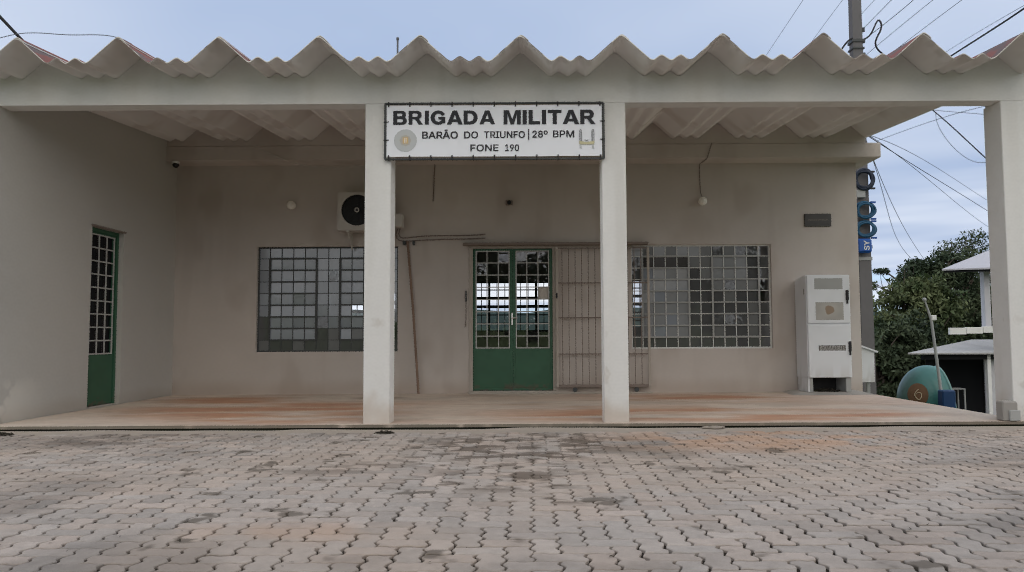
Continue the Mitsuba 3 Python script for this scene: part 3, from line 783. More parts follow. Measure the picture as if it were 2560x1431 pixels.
part(cb, 'debris', litter(4.115, 10.98, 0.2, 0.13, 200, 0.03, 0.05, 0.072), 'debris')
hull = prism_yz(sg.Polygon([(cy0, 0.264), (cy1, 0.264), (cy1, 1.64), (cy0, 1.688)]), cx0, cx1)
part(cb, 'body', hull, 'cabinet')
part(cb, 'door', cbox(cx0 + 0.012, cx1 - 0.006, cy0 - 0.024, cy0 - 0.001, 1.018, 1.682, 0.004), 'cabinet', label='upper cabinet door with two recessed panels')
part(cb, 'door', cbox(cx0 + 0.012, cx1 - 0.006, cy0 - 0.024, cy0 - 0.001, 0.272, 1.004, 0.004), 'cabinet', label='lower cabinet door with a name strip')
part(cb, 'window', box(3.925, 4.315, cy0 - 0.0265, cy0 - 0.0242, 1.488, 1.640), 'grey_steel', label='grey strip panel')
part(cb, 'panel', box(3.935, 4.320, cy0 - 0.0265, cy0 - 0.0242, 1.062, 1.308), 'cabpanel', label='grey panel with a round rusty stain')
for (x, z) in ((4.375, 1.385), (4.393, 0.675)):
    part(cb, 'handle', cat(cbox(x - 0.020, x + 0.020, cy0 - 0.045, cy0 - 0.0245, z - 0.05, z + 0.09, 0.006), cbox(x - 0.013, x + 0.013, cy0 - 0.040, cy0 - 0.0245, z - 0.10, z - 0.052, 0.006)), 'black')
part(cb, 'nameplate', box(3.965, 4.335, cy0 - 0.0265, cy0 - 0.0242, 0.640, 0.712), 'keyplate')


def text_poly(s, x, z, w, h, y, d=0.0015, bold=True, fat=0.0, mirror=False):
    """lettering in the xz plane facing -y, fitted to a box"""
    m = meshkit.text_mesh(s, 1.0, 1.0, bold)
    a, b = m.bounds
    v = m.vertices.copy()
    v[:, 0] = x + (v[:, 0] - a[0]) / (b[0] - a[0]) * w
    v[:, 1] = z + (v[:, 1] - a[1]) / (b[1] - a[1]) * h
    out = np.stack([v[:, 0], y - v[:, 2] * d, v[:, 1]], 1)
    return trimesh.Trimesh(out, m.faces, process=False)


part(cb, 'lettering', text_poly('EQUJ1010I11', 3.985, 0.648, 0.335, 0.055, cy0 - 0.0268), 'keyletter')
part(cb, 'vent', box(cx0 - 0.002, cx0 - 0.0005, cy0 + 0.06, cy0 + 0.10, 1.42, 1.50), 'grey_steel')

# stroke lettering for the banner
def arc(cx, cz, rx, rz, a0, a1, n=14):
    t = np.radians(np.linspace(a0, a1, n))
    return [(cx + rx * math.cos(a), cz + rz * math.sin(a)) for a in t]


def glyph(ch, w=1.0):
    """heavy capitals, unit height, as a polygon"""
    b = 0.26
    L = lambda *p: sg.LineString(p)
    S = lambda g, cap=2: g.buffer(b / 2, cap_style=cap, join_style=2)
    h = b / 2
    t, r = 1 - h * 0.86, w - h
    th = 0.115

    def stroke(g): return g.buffer(h, cap_style=2, join_style=2)
    if ch == 'I': return sg.box(0, 0, b, 1)
    if ch == 'L': return shapely.union_all([sg.box(0, 0, b, 1), sg.box(0, 0, 0.72, 0.22)])
    if ch == 'T': return shapely.union_all([sg.box(0, 0.78, 0.86, 1), sg.box(0.30, 0, 0.56, 1)])
    if ch == 'M': return shapely.union_all([sg.box(0, 0, 0.24, 1), sg.box(0.84, 0, 1.08, 1), sg.Polygon([(0, 1), (0.33, 1), (0.54, 0.36), (0.75, 1), (1.08, 1), (1.08, 0.8), (0.66, 0), (0.42, 0), (0, 0.8)])]).difference(shapely.union_all([sg.Polygon([(0.24, 0), (0.24, 0.75), (0.435, 0)]), sg.Polygon([(0.84, 0), (0.84, 0.75), (0.645, 0)])]))
    if ch == 'A': return sg.Polygon([(0, 0), (0.38, 1), (0.66, 1), (1.04, 0), (0.76, 0), (0.69, 0.19), (0.345, 0.19), (0.27, 0)]).difference(sg.Polygon([(0.41, 0.38), (0.625, 0.38), (0.52, 0.73)]))
    D = lambda x1, z0, z1: sg.Polygon([(0, z0), (0, z1)] + arc(x1 - (z1 - z0) / 2 * 0.9, (z0 + z1) / 2, (z1 - z0) / 2 * 0.9, (z1 - z0) / 2, 90, -90))
    Di = lambda x1, z0, z1: sg.Polygon([(b, z0), (b, z1)] + arc(x1 - (z1 - z0) / 2 * 0.9, (z0 + z1) / 2, (z1 - z0) / 2 * 0.9, (z1 - z0) / 2, 90, -90))
    if ch == 'D': return D(0.92, 0, 1).difference(Di(0.65, 0.21, 0.79))
    if ch == 'B': return shapely.union_all([D(0.84, 0.46, 1), D(0.90, 0, 0.56)]).difference(shapely.union_all([Di(0.60, 0.62, 0.81), Di(0.64, 0.18, 0.41)]))
    if ch == 'R': return shapely.union_all([D(0.86, 0.38, 1).difference(Di(0.60, 0.57, 0.80)), sg.box(0, 0, b, 1).difference(sg.box(b, 0, 1, 1)), sg.Polygon([(0.40, 0.42), (0.66, 0.42), (0.96, 0), (0.66, 0)])])
    if ch == 'G':
        o = sg.Polygon(arc(0.50, 0.5, 0.50, 0.515, 0, 360, 48)).difference(sg.Polygon(arc(0.52, 0.5, 0.25, 0.30, 0, 360, 36)))
        o = o.difference(sg.Polygon([(0.55, 0.5), (1.2, 0.5), (1.2, 0.95), (0.86, 0.68)]))
        return shapely.union_all([o.difference(sg.box(0.74, 0.0, 1.2, 0.6)), sg.box(0.52, 0.36, 0.96, 0.55), sg.box(0.74, 0.10, 0.96, 0.5)])
    return None


def heavy_text(s, x, z, w, h, y, d=0.002):
    parts_, cur = [], 0.0
    for ch in s:
        if ch == ' ':
            cur += 0.42; continue
        g = glyph(ch)
        g = shapely.affinity.translate(g, cur - g.bounds[0], 0)
        parts_.append(g); cur = g.bounds[2] + 0.115
        if ch in 'AT': cur -= 0.05
    u = shapely.union_all(parts_)
    x0, z0, x1, z1 = u.bounds
    u = shapely.affinity.affine_transform(u, [w / (x1 - x0), 0, 0, h / (z1 - z0), x - x0 * w / (x1 - x0), z - z0 * h / (z1 - z0)])
    return prism_xz(u, y - d, y)


import shapely.affinity
bn = thing('banner', 'white banner lettered BRIGADA MILITAR tied to a frame between two columns', 'banner')
YBN = 7.425
fr = [(-1.405, 2.572), (0.708, 2.572), (0.708, 3.118), (-1.405, 3.118)]
fm = []
for (a, b) in zip(fr, fr[1:] + fr[:1]): fm.append(tube([(a[0], YBN + 0.012, a[1]), (b[0], YBN + 0.012, b[1])], 0.011, 8))
part(bn, 'frame', cat(fm), 'dark_steel', True)
nx_, nz_ = 60, 16
gx_ = np.linspace(-1.388, 0.690, nx_); gz_ = np.linspace(2.594, 3.096, nz_)
XX, ZZ = np.meshgrid(gx_, gz_)
wav = 0.0022 * np.sin(XX * 9 + ZZ * 3) + 0.002 * (meshkit.noise(np.stack([XX * 4, ZZ * 4, XX * 0], -1), 2) - 0.5)
i = np.arange(nx_ * nz_).reshape(nz_, nx_)
q = np.stack([i[:-1, :-1], i[:-1, 1:], i[1:, 1:], i[1:, :-1]], -1).reshape(-1, 4)
part(bn, 'cloth', (np.stack([XX.ravel(), (YBN + wav).ravel(), ZZ.ravel()], 1), q), 'fabric', True)
yt = YBN - 0.004
part(bn, 'lettering', heavy_text('BRIGADA', -1.325, 2.905, 0.985, 0.140, yt), 'ink', label='large black word BRIGADA')
part(bn, 'lettering', heavy_text('MILITAR', -0.258, 2.905, 0.888, 0.140, yt), 'ink', label='large black word MILITAR')
for txt, x, z, w, h in (('BARÃO', -1.045, 2.769, 0.345, 0.088), ('DO', -0.640, 2.770, 0.135, 0.069), ('TRIUNFO', -0.448, 2.771, 0.395, 0.069), ('28º', 0.018, 2.774, 0.150, 0.070), ('BPM', 0.218, 2.775, 0.205, 0.069), ('FONE', -0.580, 2.643, 0.272, 0.068), ('190', -0.245, 2.643, 0.135, 0.068)):
    part(bn, 'lettering', text_poly(txt, x, z, w, h, yt), 'ink', label=f'small black word {txt}')
part(bn, 'divider', box(-0.022, -0.012, yt - 0.0015, yt, 2.752, 2.860), 'ink')
e = sub(bn, 'emblem'); labels[e] = {'label': 'round grey emblem with golden centre'}
part(e, 'disc', disc(-1.206, yt, 2.752, 0.110, 0.002, n=40), 'disc_grey')
part(e, 'centre', disc(-1.206, yt - 0.002, 2.752, 0.056, 0.0018, n=8), 'disc_tan')
part(e, 'shield', box(-1.232, -1.180, yt - 0.0044, yt - 0.003, 2.722, 2.784), 'gold')
part(e, 'mark', cat(box(-1.219, -1.213, yt - 0.0056, yt - 0.0045, 2.732, 2.776), box(-1.203, -1.197, yt - 0.0056, yt - 0.0045, 2.738, 2.776), box(-1.219, -1.193, yt - 0.0056, yt - 0.0045, 2.728, 2.7319)), 'fabric')
e = sub(bn, 'emblem'); labels[e] = {'label': 'crest of two grey pillars with a yellow ribbon'}
for s in (-1, 1):
    x = 0.543 + s * 0.060
    arcp = [(x - 0.013, 2.715), (x - 0.013, 2.83)] + arc(x, 2.83, 0.013, 0.026, 180, 0, 10)[1:] + [(x + 0.013, 2.715)]
    ring = sg.Polygon(arcp)
    part(e, 'pillar', prism_xz(ring.difference(ring.buffer(-0.006)), yt - 0.0015, yt), 'crest_grey')
    part(e, 'pillar', box(x - s * 0.003 - 0.002, x - s * 0.003 + 0.002, yt - 0.0015, yt, 2.722, 2.835), 'crest_grey')
    part(e, 'foot', prism_xz(sg.Polygon([(x - 0.010, 2.668), (x + 0.012, 2.664), (x + 0.006, 2.70), (x - 0.008, 2.702)]), yt - 0.0015, yt), 'disc_grey')
part(e, 'ribbon', prism_xz(sg.Polygon([(0.472, 2.706), (0.614, 2.706), (0.617, 2.742), (0.543, 2.728), (0.470, 2.742)]), yt - 0.0030, yt - 0.0016), 'crest_yellow')
part(e, 'bird', prism_xz(sg.Polygon([(0.515, 2.757), (0.543, 2.735), (0.571, 2.757), (0.556, 2.750), (0.543, 2.748), (0.530, 2.750)]), yt - 0.0046, yt - 0.0032), 'crest_grey')
for k in range(11):
    x = -1.370 + k * 0.2045
    for zt, s in ((3.118, 1), (2.572, -1)):
        part(bn, 'tie', box(x - 0.006, x + 0.006, YBN - 0.008, YBN + 0.026, zt - (0.036 if s > 0 else 0.012), zt + (0.012 if s > 0 else 0.036)), 'black')
for x, s in ((-1.405, -1), (0.708, 1)):
    for z in (2.757, 2.935):
        part(bn, 'tie', box(x - (0.012 if s < 0 else 0.036), x + (0.036 if s < 0 else 0.012), YBN - 0.008, YBN + 0.026, z - 0.004, z + 0.004), 'black')

# things by the corner column and on the ground
k = thing('junction_box', 'grey electrical box at the foot of the right corner column', 'electrical box')
part(k, 'block', cbox(4.435, 4.577, 7.40, 7.52, 0.041, 0.225, 0.012), 'conc')
part(k, 'cover', cbox(4.485, 4.585, 7.376, 7.399, 0.045, 0.145, 0.006), 'grey_steel')


structure('leaf_litter', litter(-5.05, 7.05, 0.40, 0.16, 700, 0.025, 0.07), 'debris', 'dark heap of dead leaves at the left end of the kerb', kind='stuff')
single('leaf_clump', 'small dark clump of dead leaves below the left column', 'leaves', litter(-1.32, 7.05, 0.09, 0.06, 160, 0.018, 0.03), 'debris')
single('broken_mortar_lump', 'pale broken mortar lump at the slab edge right of the door', 'rubble', cat([trimesh.creation.icosphere(subdivisions=1, radius=r_).apply_transform(np.diag([1.6, 1, .45, 1])).apply_translation([x, y, 0.008]) for x, y, r_ in ((1.62, 7.31, .03), (1.70, 7.30, .04), (1.76, 7.33, .025))]), 'mortar')

bits = litter(0.2, 5.2, 5.0, 2.3, 170, 0.012, 0.0, 0.006)
structure('leaf_bits', bits, 'debris', 'small dry leaf bits scattered on the pavers', kind='stuff')

# rods and cables on the roof
single('antenna_rod', 'thin metal rod standing on the roof left of centre', 'rod', cat(tube([(-1.560, 9.0, 3.50), (-1.560, 9.0, 4.37)], 0.011, 8), tube([(-1.560, 9.0, 4.355), (-1.560, 9.0, 4.385)], 0.017, 8)), 'greycable', True)


def cable(label, pts, r, mat='greycable', n=26, name='overhead_cable', group=None):
    single(name, label, 'cable', tube(smooth_path(pts, n), r * (0.9 if r > 0.0125 else 0.62), 6), mat, True, group=group)


cable('thick dark cable coming down to the roof at the far upper left', [(-5.6, 7.1, 4.75), (-5.25, 7.20, 4.17), (-5.05, 7.25, 3.93), (-4.86, 7.32, 3.71)], 0.016, 'cable')
cable('thin wire strung between the two leftmost roof ridges', [(-5.35, 7.1, 3.55), (-5.00, 7.20, 3.70), (-4.88, 7.30, 3.78), (-4.42, 7.30, 3.765), (-3.96, 7.30, 3.74), (-3.76, 7.30, 3.63)], 0.006)

# ------------------------------------------------------------------ the pole beside the building
up_ = thing('utility_pole', 'concrete utility pole rising behind the right corner of the building', 'pole')
part(up_, 'shaft', trimesh.convex.convex_hull(np.array([(5.98 + sx * a, 14.0 + sy * a, z) for sx in (-1, 1) for sy in (-1, 1) for a, z in ((0.125, -2.1), (0.075, 9.0))])), 'polegrey')
part(up_, 'band', cat(box(5.86, 6.10, 13.88, 14.12, 2.18, 2.24)), 'galv')
part(up_, 'band', cat(box(5.87, 6.09, 13.89, 14.11, 6.18, 6.23), box(5.87, 6.09, 13.89, 14.11, 6.05, 6.08)), 'dark_steel')
part(up_, 'bracket', cbox(5.82, 5.98, 13.80, 13.88, 3.30, 3.44, 0.006), 'galv')
for z in (6.42, 6.21, 5.95):
    part(up_, 'insulator', cat(disc(6.10, 13.95, z, 0.028, 0.07, axis='z', n=12)), 'dark_steel', 30)
cl = [('upper black coil of spare cable on the utility pole', 3.62, 0.155, 'navycable', 16, 0.017, 1.30), ('middle blue cable coil on the utility pole', 3.07, 0.155, 'tealcable', 6, 0.017, 1.05), ('lower blue cable coil on the utility pole just above the blue box', 2.73, 0.155, 'tealcable', 6, 0.017, 1.0)]
for lab, z, r_, m, turns, tr, stretch in cl:
    a = np.linspace(0, 2 * np.pi * turns, turns * 26)
    ph = R.uniform(0, 6)
    pts = np.stack([5.965 + (r_ + 0.034 * np.sin(a * 0.37 + ph)) * np.cos(a), 13.80 + 0.03 * np.sin(a * 0.61), z + stretch * (r_ - 0.03 + 0.02 * np.cos(a * 0.43)) * np.sin(a)], 1)
    ck = thing('cable_coil', lab, 'cable coil')
    part(ck, 'loop', tube(pts, tr, 7), m, True)
    for zz in (z - r_ - 0.02, z + r_ - 0.03):
        part(ck, 'strap', box(6.06, 6.15, 13.78, 13.82, zz, zz + 0.03), 'blue' if m == 'tealcable' else 'black')
sb = thing('telecom_box', 'small blue box with white marks strapped to the utility pole', 'box')
part(sb, 'case', cbox(5.78, 6.04, 13.72, 13.86, 2.30, 2.55, 0.03), 'blue')
tm = text_poly('SY', 0, 0, 0.17, 0.10, 0)
tv = tm.vertices.copy()
part(sb, 'lettering', trimesh.Trimesh(np.stack([5.965 - tv[:, 2] + 0.02, 13.718 + tv[:, 1], 2.345 + tv[:, 0]], 1), tm.faces, process=False), 'white', label='white letters SY turned on their side')
part(sb, 'strap', box(5.86, 6.10, 13.861, 13.875, 2.39, 2.45), 'darkblue')

cab = [('first thin wire crossing the sky above the roof, counting leftwards from the pole', [(4.62, 10.6, 6.72), (4.51, 12.0, 6.42), (4.35, 14.0, 6.0), (4.1, 17, 5.3)], .006, 'greycable'),
       ('thin wire just left of the utility pole top', [(5.05, 11, 6.37), (5.14, 12.0, 6.39), (5.31, 14.0, 6.41), (5.34, 15.2, 6.3)], .006, 'greycable'),
       ('thin wire leaving the pole top steeply upward', [(5.5, 11, 6.2), (5.69, 12, 6.38), (6.07, 14, 6.70)], .006, 'greycable'),
       ('dark wire tied to the upper pole clamp', [(5.55, 10, 5.95), (5.76, 11.5, 6.18), (6.19, 13.7, 6.54), (6.08, 13.95, 6.42)], .008, 'cable'),
       ('dark wire tied to the lower pole clamp', [(5.9, 10, 6.02), (6.09, 11.5, 6.18), (6.33, 13.7, 6.39), (6.08, 13.95, 6.21)], .009, 'cable'),
       ('long wire passing right behind the pole clamps', [(6.2, 9.6, 5.95), (6.17, 11, 5.95), (6.14, 14, 5.95), (6.0, 17, 5.7)], .007, 'greycable'),
       ('long wire rising to the right from the tenth roof ridge', [(6.1, 9, 5.5), (6.34, 10.5, 5.73), (6.69, 13, 6.04), (6.8, 16, 6.15)], .007, 'greycable'),
       ('thin wire beside the thick cable at the upper right', [(6.0, 8.2, 4.78), (6.24, 9, 4.96), (7.28, 12, 5.73), (8.2, 16, 6.42)], .006, 'greycable'),
       ('thick black cable crossing the sky at the upper right', [(5.9, 8, 4.66), (6.24, 9, 4.96), (6.49, 10, 5.12), (7.12, 13, 5.55), (7.2, 15, 5.58)], .014, 'cable'),
       ('black drip loop of cable right of the utility pole', [(6.08, 13.97, 6.24), (6.22, 13.95, 6.32), (6.31, 13.9, 6.51), (6.37, 13.9, 6.58), (6.40, 13.9, 6.54), (6.38, 13.9, 6.36), (6.47, 14, 5.98)], .017, 'cable'),
       ('short black cable stub left of the utility pole', [(5.92, 13.97, 6.27), (5.66, 13.8, 6.04), (5.61, 13.8, 5.96)], .018, 'cable'),
       ('thin wire sagging along the right roof edge', [(9.4, 13.0, 5.0), (9.19, 15, 5.36), (9.25, 17, 5.67), (9.03, 20, 5.88)], .010, 'greycable'),
       ('short flat wire under the right roof corner', [(9.42, 18, 6.10), (9.38, 17, 5.76), (9.17, 15, 5.09), (9.0, 14, 4.7)], .010, 'greycable'),
       ('dark straight wire slanting to the corner column', [(9.45, 18.6, 6.5), (9.51, 18, 6.03), (9.58, 17, 5.18), (9.43, 15.5, 4.14)], .014, 'cable'),
       ('thin wire looping down and back to the corner column', [(9.51, 18, 6.01), (9.54, 17.5, 5.17), (9.74, 17, 4.66), (9.75, 16, 4.51), (9.7, 15, 4.5)], .010, 'greycable'),
       ('lowest of three wires fanning out right from the pole', [(6.06, 14, 4.54), (10.10, 20, 5.02), (14.43, 26, 5.14), (23.6, 38, 5.5)], .011, 'greycable'),
       ('middle of three wires fanning out right from the pole', [(6.06, 14, 4.52), (10.51, 20, 4.86), (15.49, 26, 4.87), (24.6, 38, 5.0)], .0125, 'cable'),
       ('uppermost of three wires fanning out right from the pole', [(6.06, 14, 4.51), (10.21, 20, 5.36), (14.72, 26, 5.75), (24.2, 38, 6.5)], .010, 'greycable'),
       ('left of two wires dropping from the pole to the trees', [(6.06, 14, 4.54), (7.17, 16, 4.26), (9.25, 20, 3.91), (13.87, 28, 3.40)], .011, 'greycable'),
       ('right of two wires dropping from the pole to the trees', [(6.06, 14, 4.54), (7.21, 16, 4.22), (9.53, 20, 3.80), (14.23, 28, 3.44)], .011, 'greycable')]
for lab, pts, r_, m in cab:
    cable(lab, pts, r_, m)

mb = thing('meter_box', 'pale meter box with a sloping lid beside the right wall end', 'meter box')
part(mb, 'case', prism_xz(sg.Polygon([(4.80, 0.155), (5.075, 0.155), (5.075, 0.60), (4.80, 0.70)]), 11.6, 11.9), 'cabinet')
part(mb, 'lid', prism_xz(sg.Polygon([(4.78, 0.708), (5.115, 0.588), (5.120, 0.612), (4.78, 0.734)]), 11.56, 11.94), 'cabinet')
part(mb, 'leg', box(4.985, 5.03, 11.66, 11.70, -2.0, 0.155), 'galv')
part(mb, 'leg', box(4.85, 4.895, 11.80, 11.84, -2.0, 0.155), 'galv')

# phone booth: egg shell seen from behind, open to the right
ph = thing('phone_booth', 'teal egg shaped phone booth hood with a brown disc beyond the slab', 'phone booth')
A = np.linspace(0, 2 * np.pi, 49)
Bt = np.linspace(0, 1, 26)
outer, inner = [], []
ax0 = np.array([0.97, -0.10, 0.0]); ax0 /= np.linalg.norm(ax0)   # opening direction
sd_ = np.array([-ax0[1], ax0[0], 0]); upv = np.array([0, 0, 1.0])
C0 = np.array([7.37, 14.50, -0.32])
for t in Bt:
    th = t * np.pi * 0.60
    s, c = math.sin(th), -math.cos(th)
    for (lst, sc) in ((outer, 1.0), (inner, 0.955)):
        ring_ = []
        for a in A:
            ry = 0.46 * sc * s * math.cos(a)
            rz = (0.60 if math.sin(a) > 0 else 0.66) * sc * s * math.sin(a)
            d = 0.62 * sc * c + 0.03
            lean_ = d + 0.16 * s * (-math.sin(a)) * max(0, t - 0.3)
            ring_.append(C0 + ax0 * lean_ * 1.0 + sd_ * ry + upv * rz)
        lst.append(ring_)
o_, i_ = np.array(outer), np.array(inner)
nA, nB = len(A), len(Bt)
vv = np.vstack([o_.reshape(-1, 3), i_.reshape(-1, 3)])
ff = []
for b in range(nB - 1):
    for a in range(nA - 1):
        p0 = b * nA + a
        ff.append((p0, p0 + 1, p0 + nA + 1, p0 + nA))
        p1 = p0 + nA * nB
        ff.append((p1 + 1, p1, p1 + nA, p1 + nA + 1))
for a in range(nA - 1):
    p0 = (nB - 1) * nA + a
    ff.append((p0, p0 + 1, p0 + 1 + nA * nB, p0 + nA * nB))
part(ph, 'hood', (vv, np.array(ff)), 'shell', 40)
# brown disc lying on the shell: project a disc onto the shell's outer surface
shell_m = trimesh.Trimesh(o_.reshape(-1, 3), np.array([(b * nA + a, b * nA + a + 1, (b + 1) * nA + a + 1) for b in range(nB - 1) for a in range(nA - 1)] + [(b * nA + a, (b + 1) * nA + a + 1, (b + 1) * nA + a) for b in range(nB - 1) for a in range(nA - 1)]), process=False)
dn = np.array([-0.55, -0.83, 0.04]); dn /= np.linalg.norm(dn)
du = np.cross([0, 0, 1.0], dn); du /= np.linalg.norm(du); dv = np.cross(dn, du)


def on_shell(us, vs, lift, center):
    base = center + np.outer(us, du) + np.outer(vs, dv) + dn * 1.5
    tri = shell_m.triangles
    out = []
    for p_ in base:
        d = -dn
        e1, e2 = tri[:, 1] - tri[:, 0], tri[:, 2] - tri[:, 0]
        h = np.cross(d, e2); a_ = np.einsum('ij,ij->i', e1, h)
        ok = abs(a_) > 1e-10
        f_ = 1 / np.where(ok, a_, 1)
        s_ = p_ - tri[:, 0]
        u_ = f_ * np.einsum('ij,ij->i', s_, h)
        q_ = np.cross(s_, e1); w_ = f_ * (q_ @ d)
        t_ = f_ * np.einsum('ij,ij->i', e2, q_)
        hit = ok & (u_ >= -1e-6) & (w_ >= -1e-6) & (u_ + w_ <= 1 + 1e-6) & (t_ > 0)
        out.append(p_ + d * (t_[hit].min() - lift) if hit.any() else p_ + d * 1.5)
    return np.array(out)


DC = np.array([6.98, 14.2, -0.235])
rr, aa = np.meshgrid(np.linspace(0, 1, 8), np.linspace(0, 2 * np.pi, 33))
us, vs = (0.175 * rr * np.cos(aa)).ravel(), (0.205 * rr * np.sin(aa)).ravel()
dp = on_shell(us, vs, 0.006, DC)
ii = np.arange(33 * 8).reshape(33, 8)
part(ph, 'emblem_disc', (dp, np.stack([ii[:-1, :-1], ii[1:, :-1], ii[1:, 1:], ii[:-1, 1:]], -1).reshape(-1, 4)), 'orange', True)
mk = [(-0.015, 0.10), (0.02, 0.06), (0.05, 0.0), (0.02, -0.06), (-0.02, -0.09), (-0.055, -0.05), (-0.05, 0.03), (-0.01, 0.035), (0.03, 0.0)]
mk = np.array([[-a, b] for a, b in mk])
mp = on_shell(mk[:, 0], mk[:, 1], 0.012, DC)
part(ph, 'emblem_mark', tube(smooth_path(mp, 30), 0.007, 6), 'sand', True)
part(ph, 'rim', tube(np.array(outer[-1])[[*range(0, 48), 0, 1]], 0.022, 8), 'rim', True, label='lighter teal rim')
part(ph, 'post', tube([(7.30, 14.50, -1.95), (7.30, 14.50, -0.75)], 0.04, 12), 'galv', True)
part(ph, 'telephone', cbox(7.25, 7.48, 14.40, 14.60, -0.75, -0.45, 0.02), 'darkblue')

lp = thing('leaning_pole', 'thin leaning metal pole with a blue box in front of the phone booth', 'pole')
part(lp, 'shaft', tube([(7.40, 13.9, -1.95), (7.24, 13.9, -0.11), (7.12, 13.9, 1.11), (7.02, 13.9, 1.45)], [0.03, 0.028, 0.024, 0.012], 10), 'galv', True)
part(lp, 'fitting', cbox(7.11, 7.20, 13.86, 13.93, 1.10, 1.19, 0.01), 'white')
part(lp, 'cap', trimesh.creation.icosphere(subdivisions=2, radius=0.035).apply_translation([7.01, 13.9, 1.47]), 'galv', True)
part(lp, 'box', cbox(7.165, 7.40, 13.70, 13.88, -0.62, -0.125, 0.02), 'darkblue', label='dark blue metal box')

# ------------------------------------------------------------------ the house behind
hs = thing('house', 'pale house with two roofs and a dark open carport behind the corner column', 'house')
GZ = -1.9
part(hs, 'roof', trimesh.convex.convex_hull(np.array([(10.48, 21.8, 0.29), (18.5, 21.8, 0.25), (18.5, 25.6, 0.58), (14.4, 25.6, 0.58), (10.48, 21.8, 0.33), (18.5, 21.8, 0.30), (18.5, 25.6, 0.66), (14.4, 25.6, 0.66)])), 'houseroof', label='low grey carport roof')
uroof = trimesh.convex.convex_hull(np.array([(11.36, 21.5, 2.60), (18.5, 21.5, 2.78), (18.5, 24, 3.56), (14.3, 24, 3.40), (11.36, 21.5, 2.64), (18.5, 21.5, 2.84), (18.5, 24, 3.64), (14.3, 24, 3.48)]))
part(hs, 'roof', uroof, 'uproof', label='upper white roof with dark underside')
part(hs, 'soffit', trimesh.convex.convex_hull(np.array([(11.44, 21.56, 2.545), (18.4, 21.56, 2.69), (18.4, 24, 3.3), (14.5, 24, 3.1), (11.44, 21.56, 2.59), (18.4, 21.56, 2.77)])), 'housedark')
for k in range(4):
    x0 = 11.76 + k * 0.47
    z0 = 0.85 + k * 0.02
    part(hs, 'fascia_panel', cbox(x0, x0 + 0.455, 21.95, 22.05, z0 - 0.015, z0 + 0.17, 0.004), 'white')
part(hs, 'balcony_slab', box(12.6, 18, 22.06, 22.5, 0.88, 0.97), 'housewall')
part(hs, 'post', box(12.86, 13.02, 22.1, 22.3, 0.98, 2.72), 'housewall')
part(hs, 'wall', box(15.9, 18, 24.0, 24.2, GZ, 3.0), 'housewall')
part(hs, 'wall', box(12.98, 13.6, 22.3, 22.5, GZ, 0.24), 'housewall')
part(hs, 'post', box(12.80, 12.90, 22.0, 22.15, GZ, 0.25), 'white')
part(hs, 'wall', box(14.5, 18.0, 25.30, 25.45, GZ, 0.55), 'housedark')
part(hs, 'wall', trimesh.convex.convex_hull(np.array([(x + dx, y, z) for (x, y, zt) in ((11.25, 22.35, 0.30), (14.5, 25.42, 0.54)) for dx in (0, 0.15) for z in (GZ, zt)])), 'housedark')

part(hs, 'floor', box(10.8, 18, 21.6, 25.8, GZ - 0.2, GZ + 0.06), 'debris')
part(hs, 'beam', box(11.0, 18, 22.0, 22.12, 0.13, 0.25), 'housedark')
part(hs, 'post', box(11.62, 11.72, 23.0, 23.1, GZ, 0.35), 'debris')
tb = thing('metal_table', 'small metal table frame standing inside the dark carport', 'table')
part(tb, 'top', box(12.0, 12.38, 22.4, 22.8, -0.735, -0.705), 'galv')
for (x, y) in ((12.02, 22.42), (12.36, 22.42), (12.02, 22.78), (12.36, 22.78)):
    part(tb, 'leg', box(x - 0.018, x + 0.018, y - 0.018, y + 0.018, GZ + 0.06, -0.736), 'galv')

# ------------------------------------------------------------------ trees
def leaves(lobes, size, seed, hole=0.46, freq=1.6):
    rng = np.random.default_rng(seed)
    pts = []
    for cx, cy, cz, rx, ry, rz, n in lobes:
        d = rng.normal(size=(n * 2, 3)); d /= np.linalg.norm(d, axis=1, keepdims=True)
        r = rng.random(n * 2) ** 0.45
        r = r * (0.42 + 1.18 * meshkit.fbm(d * 2.6 + seed, 3, seed))
        p_ = np.array([cx, cy, cz]) + d * r[:, None] * np.array([rx, ry, rz])
        keep = meshkit.fbm(p_ * freq, 3, seed) > hole - 0.02
        pts.append(p_[keep][:n])
    c = np.vstack(pts)
    n = len(c)
    u = rng.normal(size=(n, 3)); u /= np.linalg.norm(u, axis=1, keepdims=True)
    w = np.cross(u, rng.normal(size=(n, 3)) * 0.7 + [0, 0, 0.8]); w /= np.linalg.norm(w, axis=1, keepdims=True) + 1e-9
    s = size * rng.uniform(0.55, 1.25, (n, 1))
    v = np.stack([c - u * s, c - w * s * 0.42, c + u * s, c + w * s * 0.42], 1).reshape(-1, 3)
    return v, np.arange(4 * n).reshape(n, 4)


def limbs(base, top, lobes, r, seed):
    rng = np.random.default_rng(seed)
    base, top = np.array(base, float), np.array(top, float)
    mid = (base + top) / 2 + rng.normal(size=3) * 0.12
    out = [tube(smooth_path([base, mid, top], 10), np.linspace(r, r * 0.5, 10), 8)]
    for cx, cy, cz, rx, ry, rz, n in lobes:
        for _ in range(4):
            d = rng.normal(size=3); d /= np.linalg.norm(d); d[2] = abs(d[2])
            e_ = np.array([cx, cy, cz]) + d * np.array([rx, ry, rz]) * 0.85
            s_ = base + (top - base) * rng.uniform(0.45, 1.0)
            m_ = (s_ + e_) / 2 + rng.normal(size=3) * 0.15
            out.append(tube(smooth_path([s_, m_, e_], 8), np.linspace(r * 0.42, r * 0.07, 8), 6))
    return cat(out)


def tree(name, label, base, top, lobes, size, mat, seed, r=0.14, hole=0.46, freq=1.6):
    size = size * 1.25
    k = thing(name, label, 'tree')
    part(k, 'trunk', limbs(base, top, lobes, r, seed), 'bark', True)
    part(k, 'crown', leaves(lobes, size, seed, hole, freq), mat)


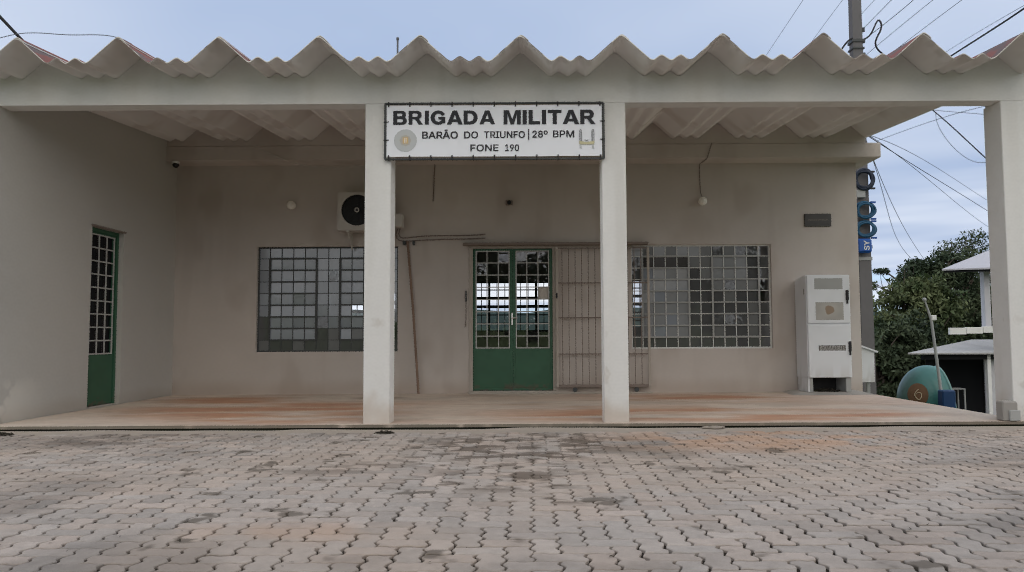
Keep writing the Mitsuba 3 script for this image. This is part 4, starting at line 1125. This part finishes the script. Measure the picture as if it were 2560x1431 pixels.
tree('tree', 'broad green tree nearest the pole, left of the house', (14.3, 30, -2), (14.4, 30, 1.0),
     [(14.35, 30, 1.15, 1.35, 1.3, 1.75, 9000), (13.75, 29.7, 0.3, 0.95, 1.0, 1.3, 5000), (15.4, 30, 1.6, 1.2, 1.1, 1.5, 6000), (14.7, 29.6, 2.1, 0.85, 0.8, 0.9, 3000), (15.0, 29.4, -0.3, 1.3, 0.9, 1.2, 5000)], 0.085, 'leaf', 3)
tree('tree', 'dark tall tree rising behind the white upper roof', (16.6, 32.5, -2), (16.9, 32.5, 2.8),
     [(16.6, 32.5, 2.5, 1.0, 0.9, 1.2, 5000), (17.4, 32.5, 3.5, 0.95, 0.9, 0.85, 2300), (16.0, 32.3, 3.55, 0.50, 0.5, 0.5, 900), (18.4, 32.8, 3.8, 0.9, 0.8, 0.8, 900), (15.6, 32.2, 2.9, 0.6, 0.5, 0.5, 900), (17.0, 32.4, 0.9, 1.6, 1.0, 1.5, 7000), (18.6, 32.4, 1.5, 1.4, 1.0, 1.6, 5000)], 0.085, 'leafdark', 5, r=0.18)
tree('tree', 'thin airy tree with sparse twigs above the white roof', (18.9, 33.5, -2), (18.9, 33.5, 3.9),
     [(18.2, 33.5, 4.55, 0.75, 0.6, 0.40, 420), (19.2, 33.5, 4.85, 0.70, 0.6, 0.55, 560), (17.6, 33.4, 4.2, 0.45, 0.4, 0.35, 220), (19.8, 33.5, 4.3, 0.5, 0.5, 0.4, 260)], 0.06, 'leafdark', 8, r=0.12, hole=0.3)
tree('tree', 'small sparse tree leaning left above the green crown', (14.9, 30.8, -2), (14.6, 30.8, 2.9),
     [(13.85, 30.8, 3.33, 0.35, 0.3, 0.13, 260), (14.75, 30.8, 3.25, 0.30, 0.3, 0.35, 200), (13.4, 30.7, 2.75, 0.3, 0.3, 0.2, 150)], 0.06, 'leafdark', 13, r=0.09, hole=0.3)
tree('tree', 'low dark tree behind the phone booth', (11.6, 26.5, -2), (11.8, 26.5, -0.2),
     [(11.75, 26.5, -0.35, 1.15, 1.0, 1.35, 7000), (12.9, 26.8, 0.3, 1.3, 0.9, 1.3, 6000), (10.9, 26.3, -1.1, 0.9, 0.8, 0.9, 4000), (12.2, 26.4, -1.2, 1.4, 0.9, 0.9, 5000)], 0.08, 'leafdark', 17)
tree('tree', 'dark wooded tree mass right behind the house', (21.0, 36, -2), (21.0, 36, 2),
     [(20.6, 36, 1.6, 2.2, 1.4, 2.3, 9000), (18.9, 35.6, 0.4, 1.8, 1.2, 1.9, 7000)], 0.10, 'leafdark', 23)

# what stands across the way and shows in the glass
wl, rng = [], np.random.default_rng(4)
for k in range(42):
    x = -5.5 + k * 1.2 + rng.uniform(-.5, .5)
    wl.append((x, -36 + rng.uniform(-3, 3), 2.9 + rng.uniform(-.4, 1.8), 1.9, 1.6, 2.6 + rng.uniform(0, 1.6), 900))
structure('far_wood', leaves(wl, 0.32, 31, 0.40, 0.6), 'leafdark', 'dark woods across the way, mirrored in the right window', kind='stuff')
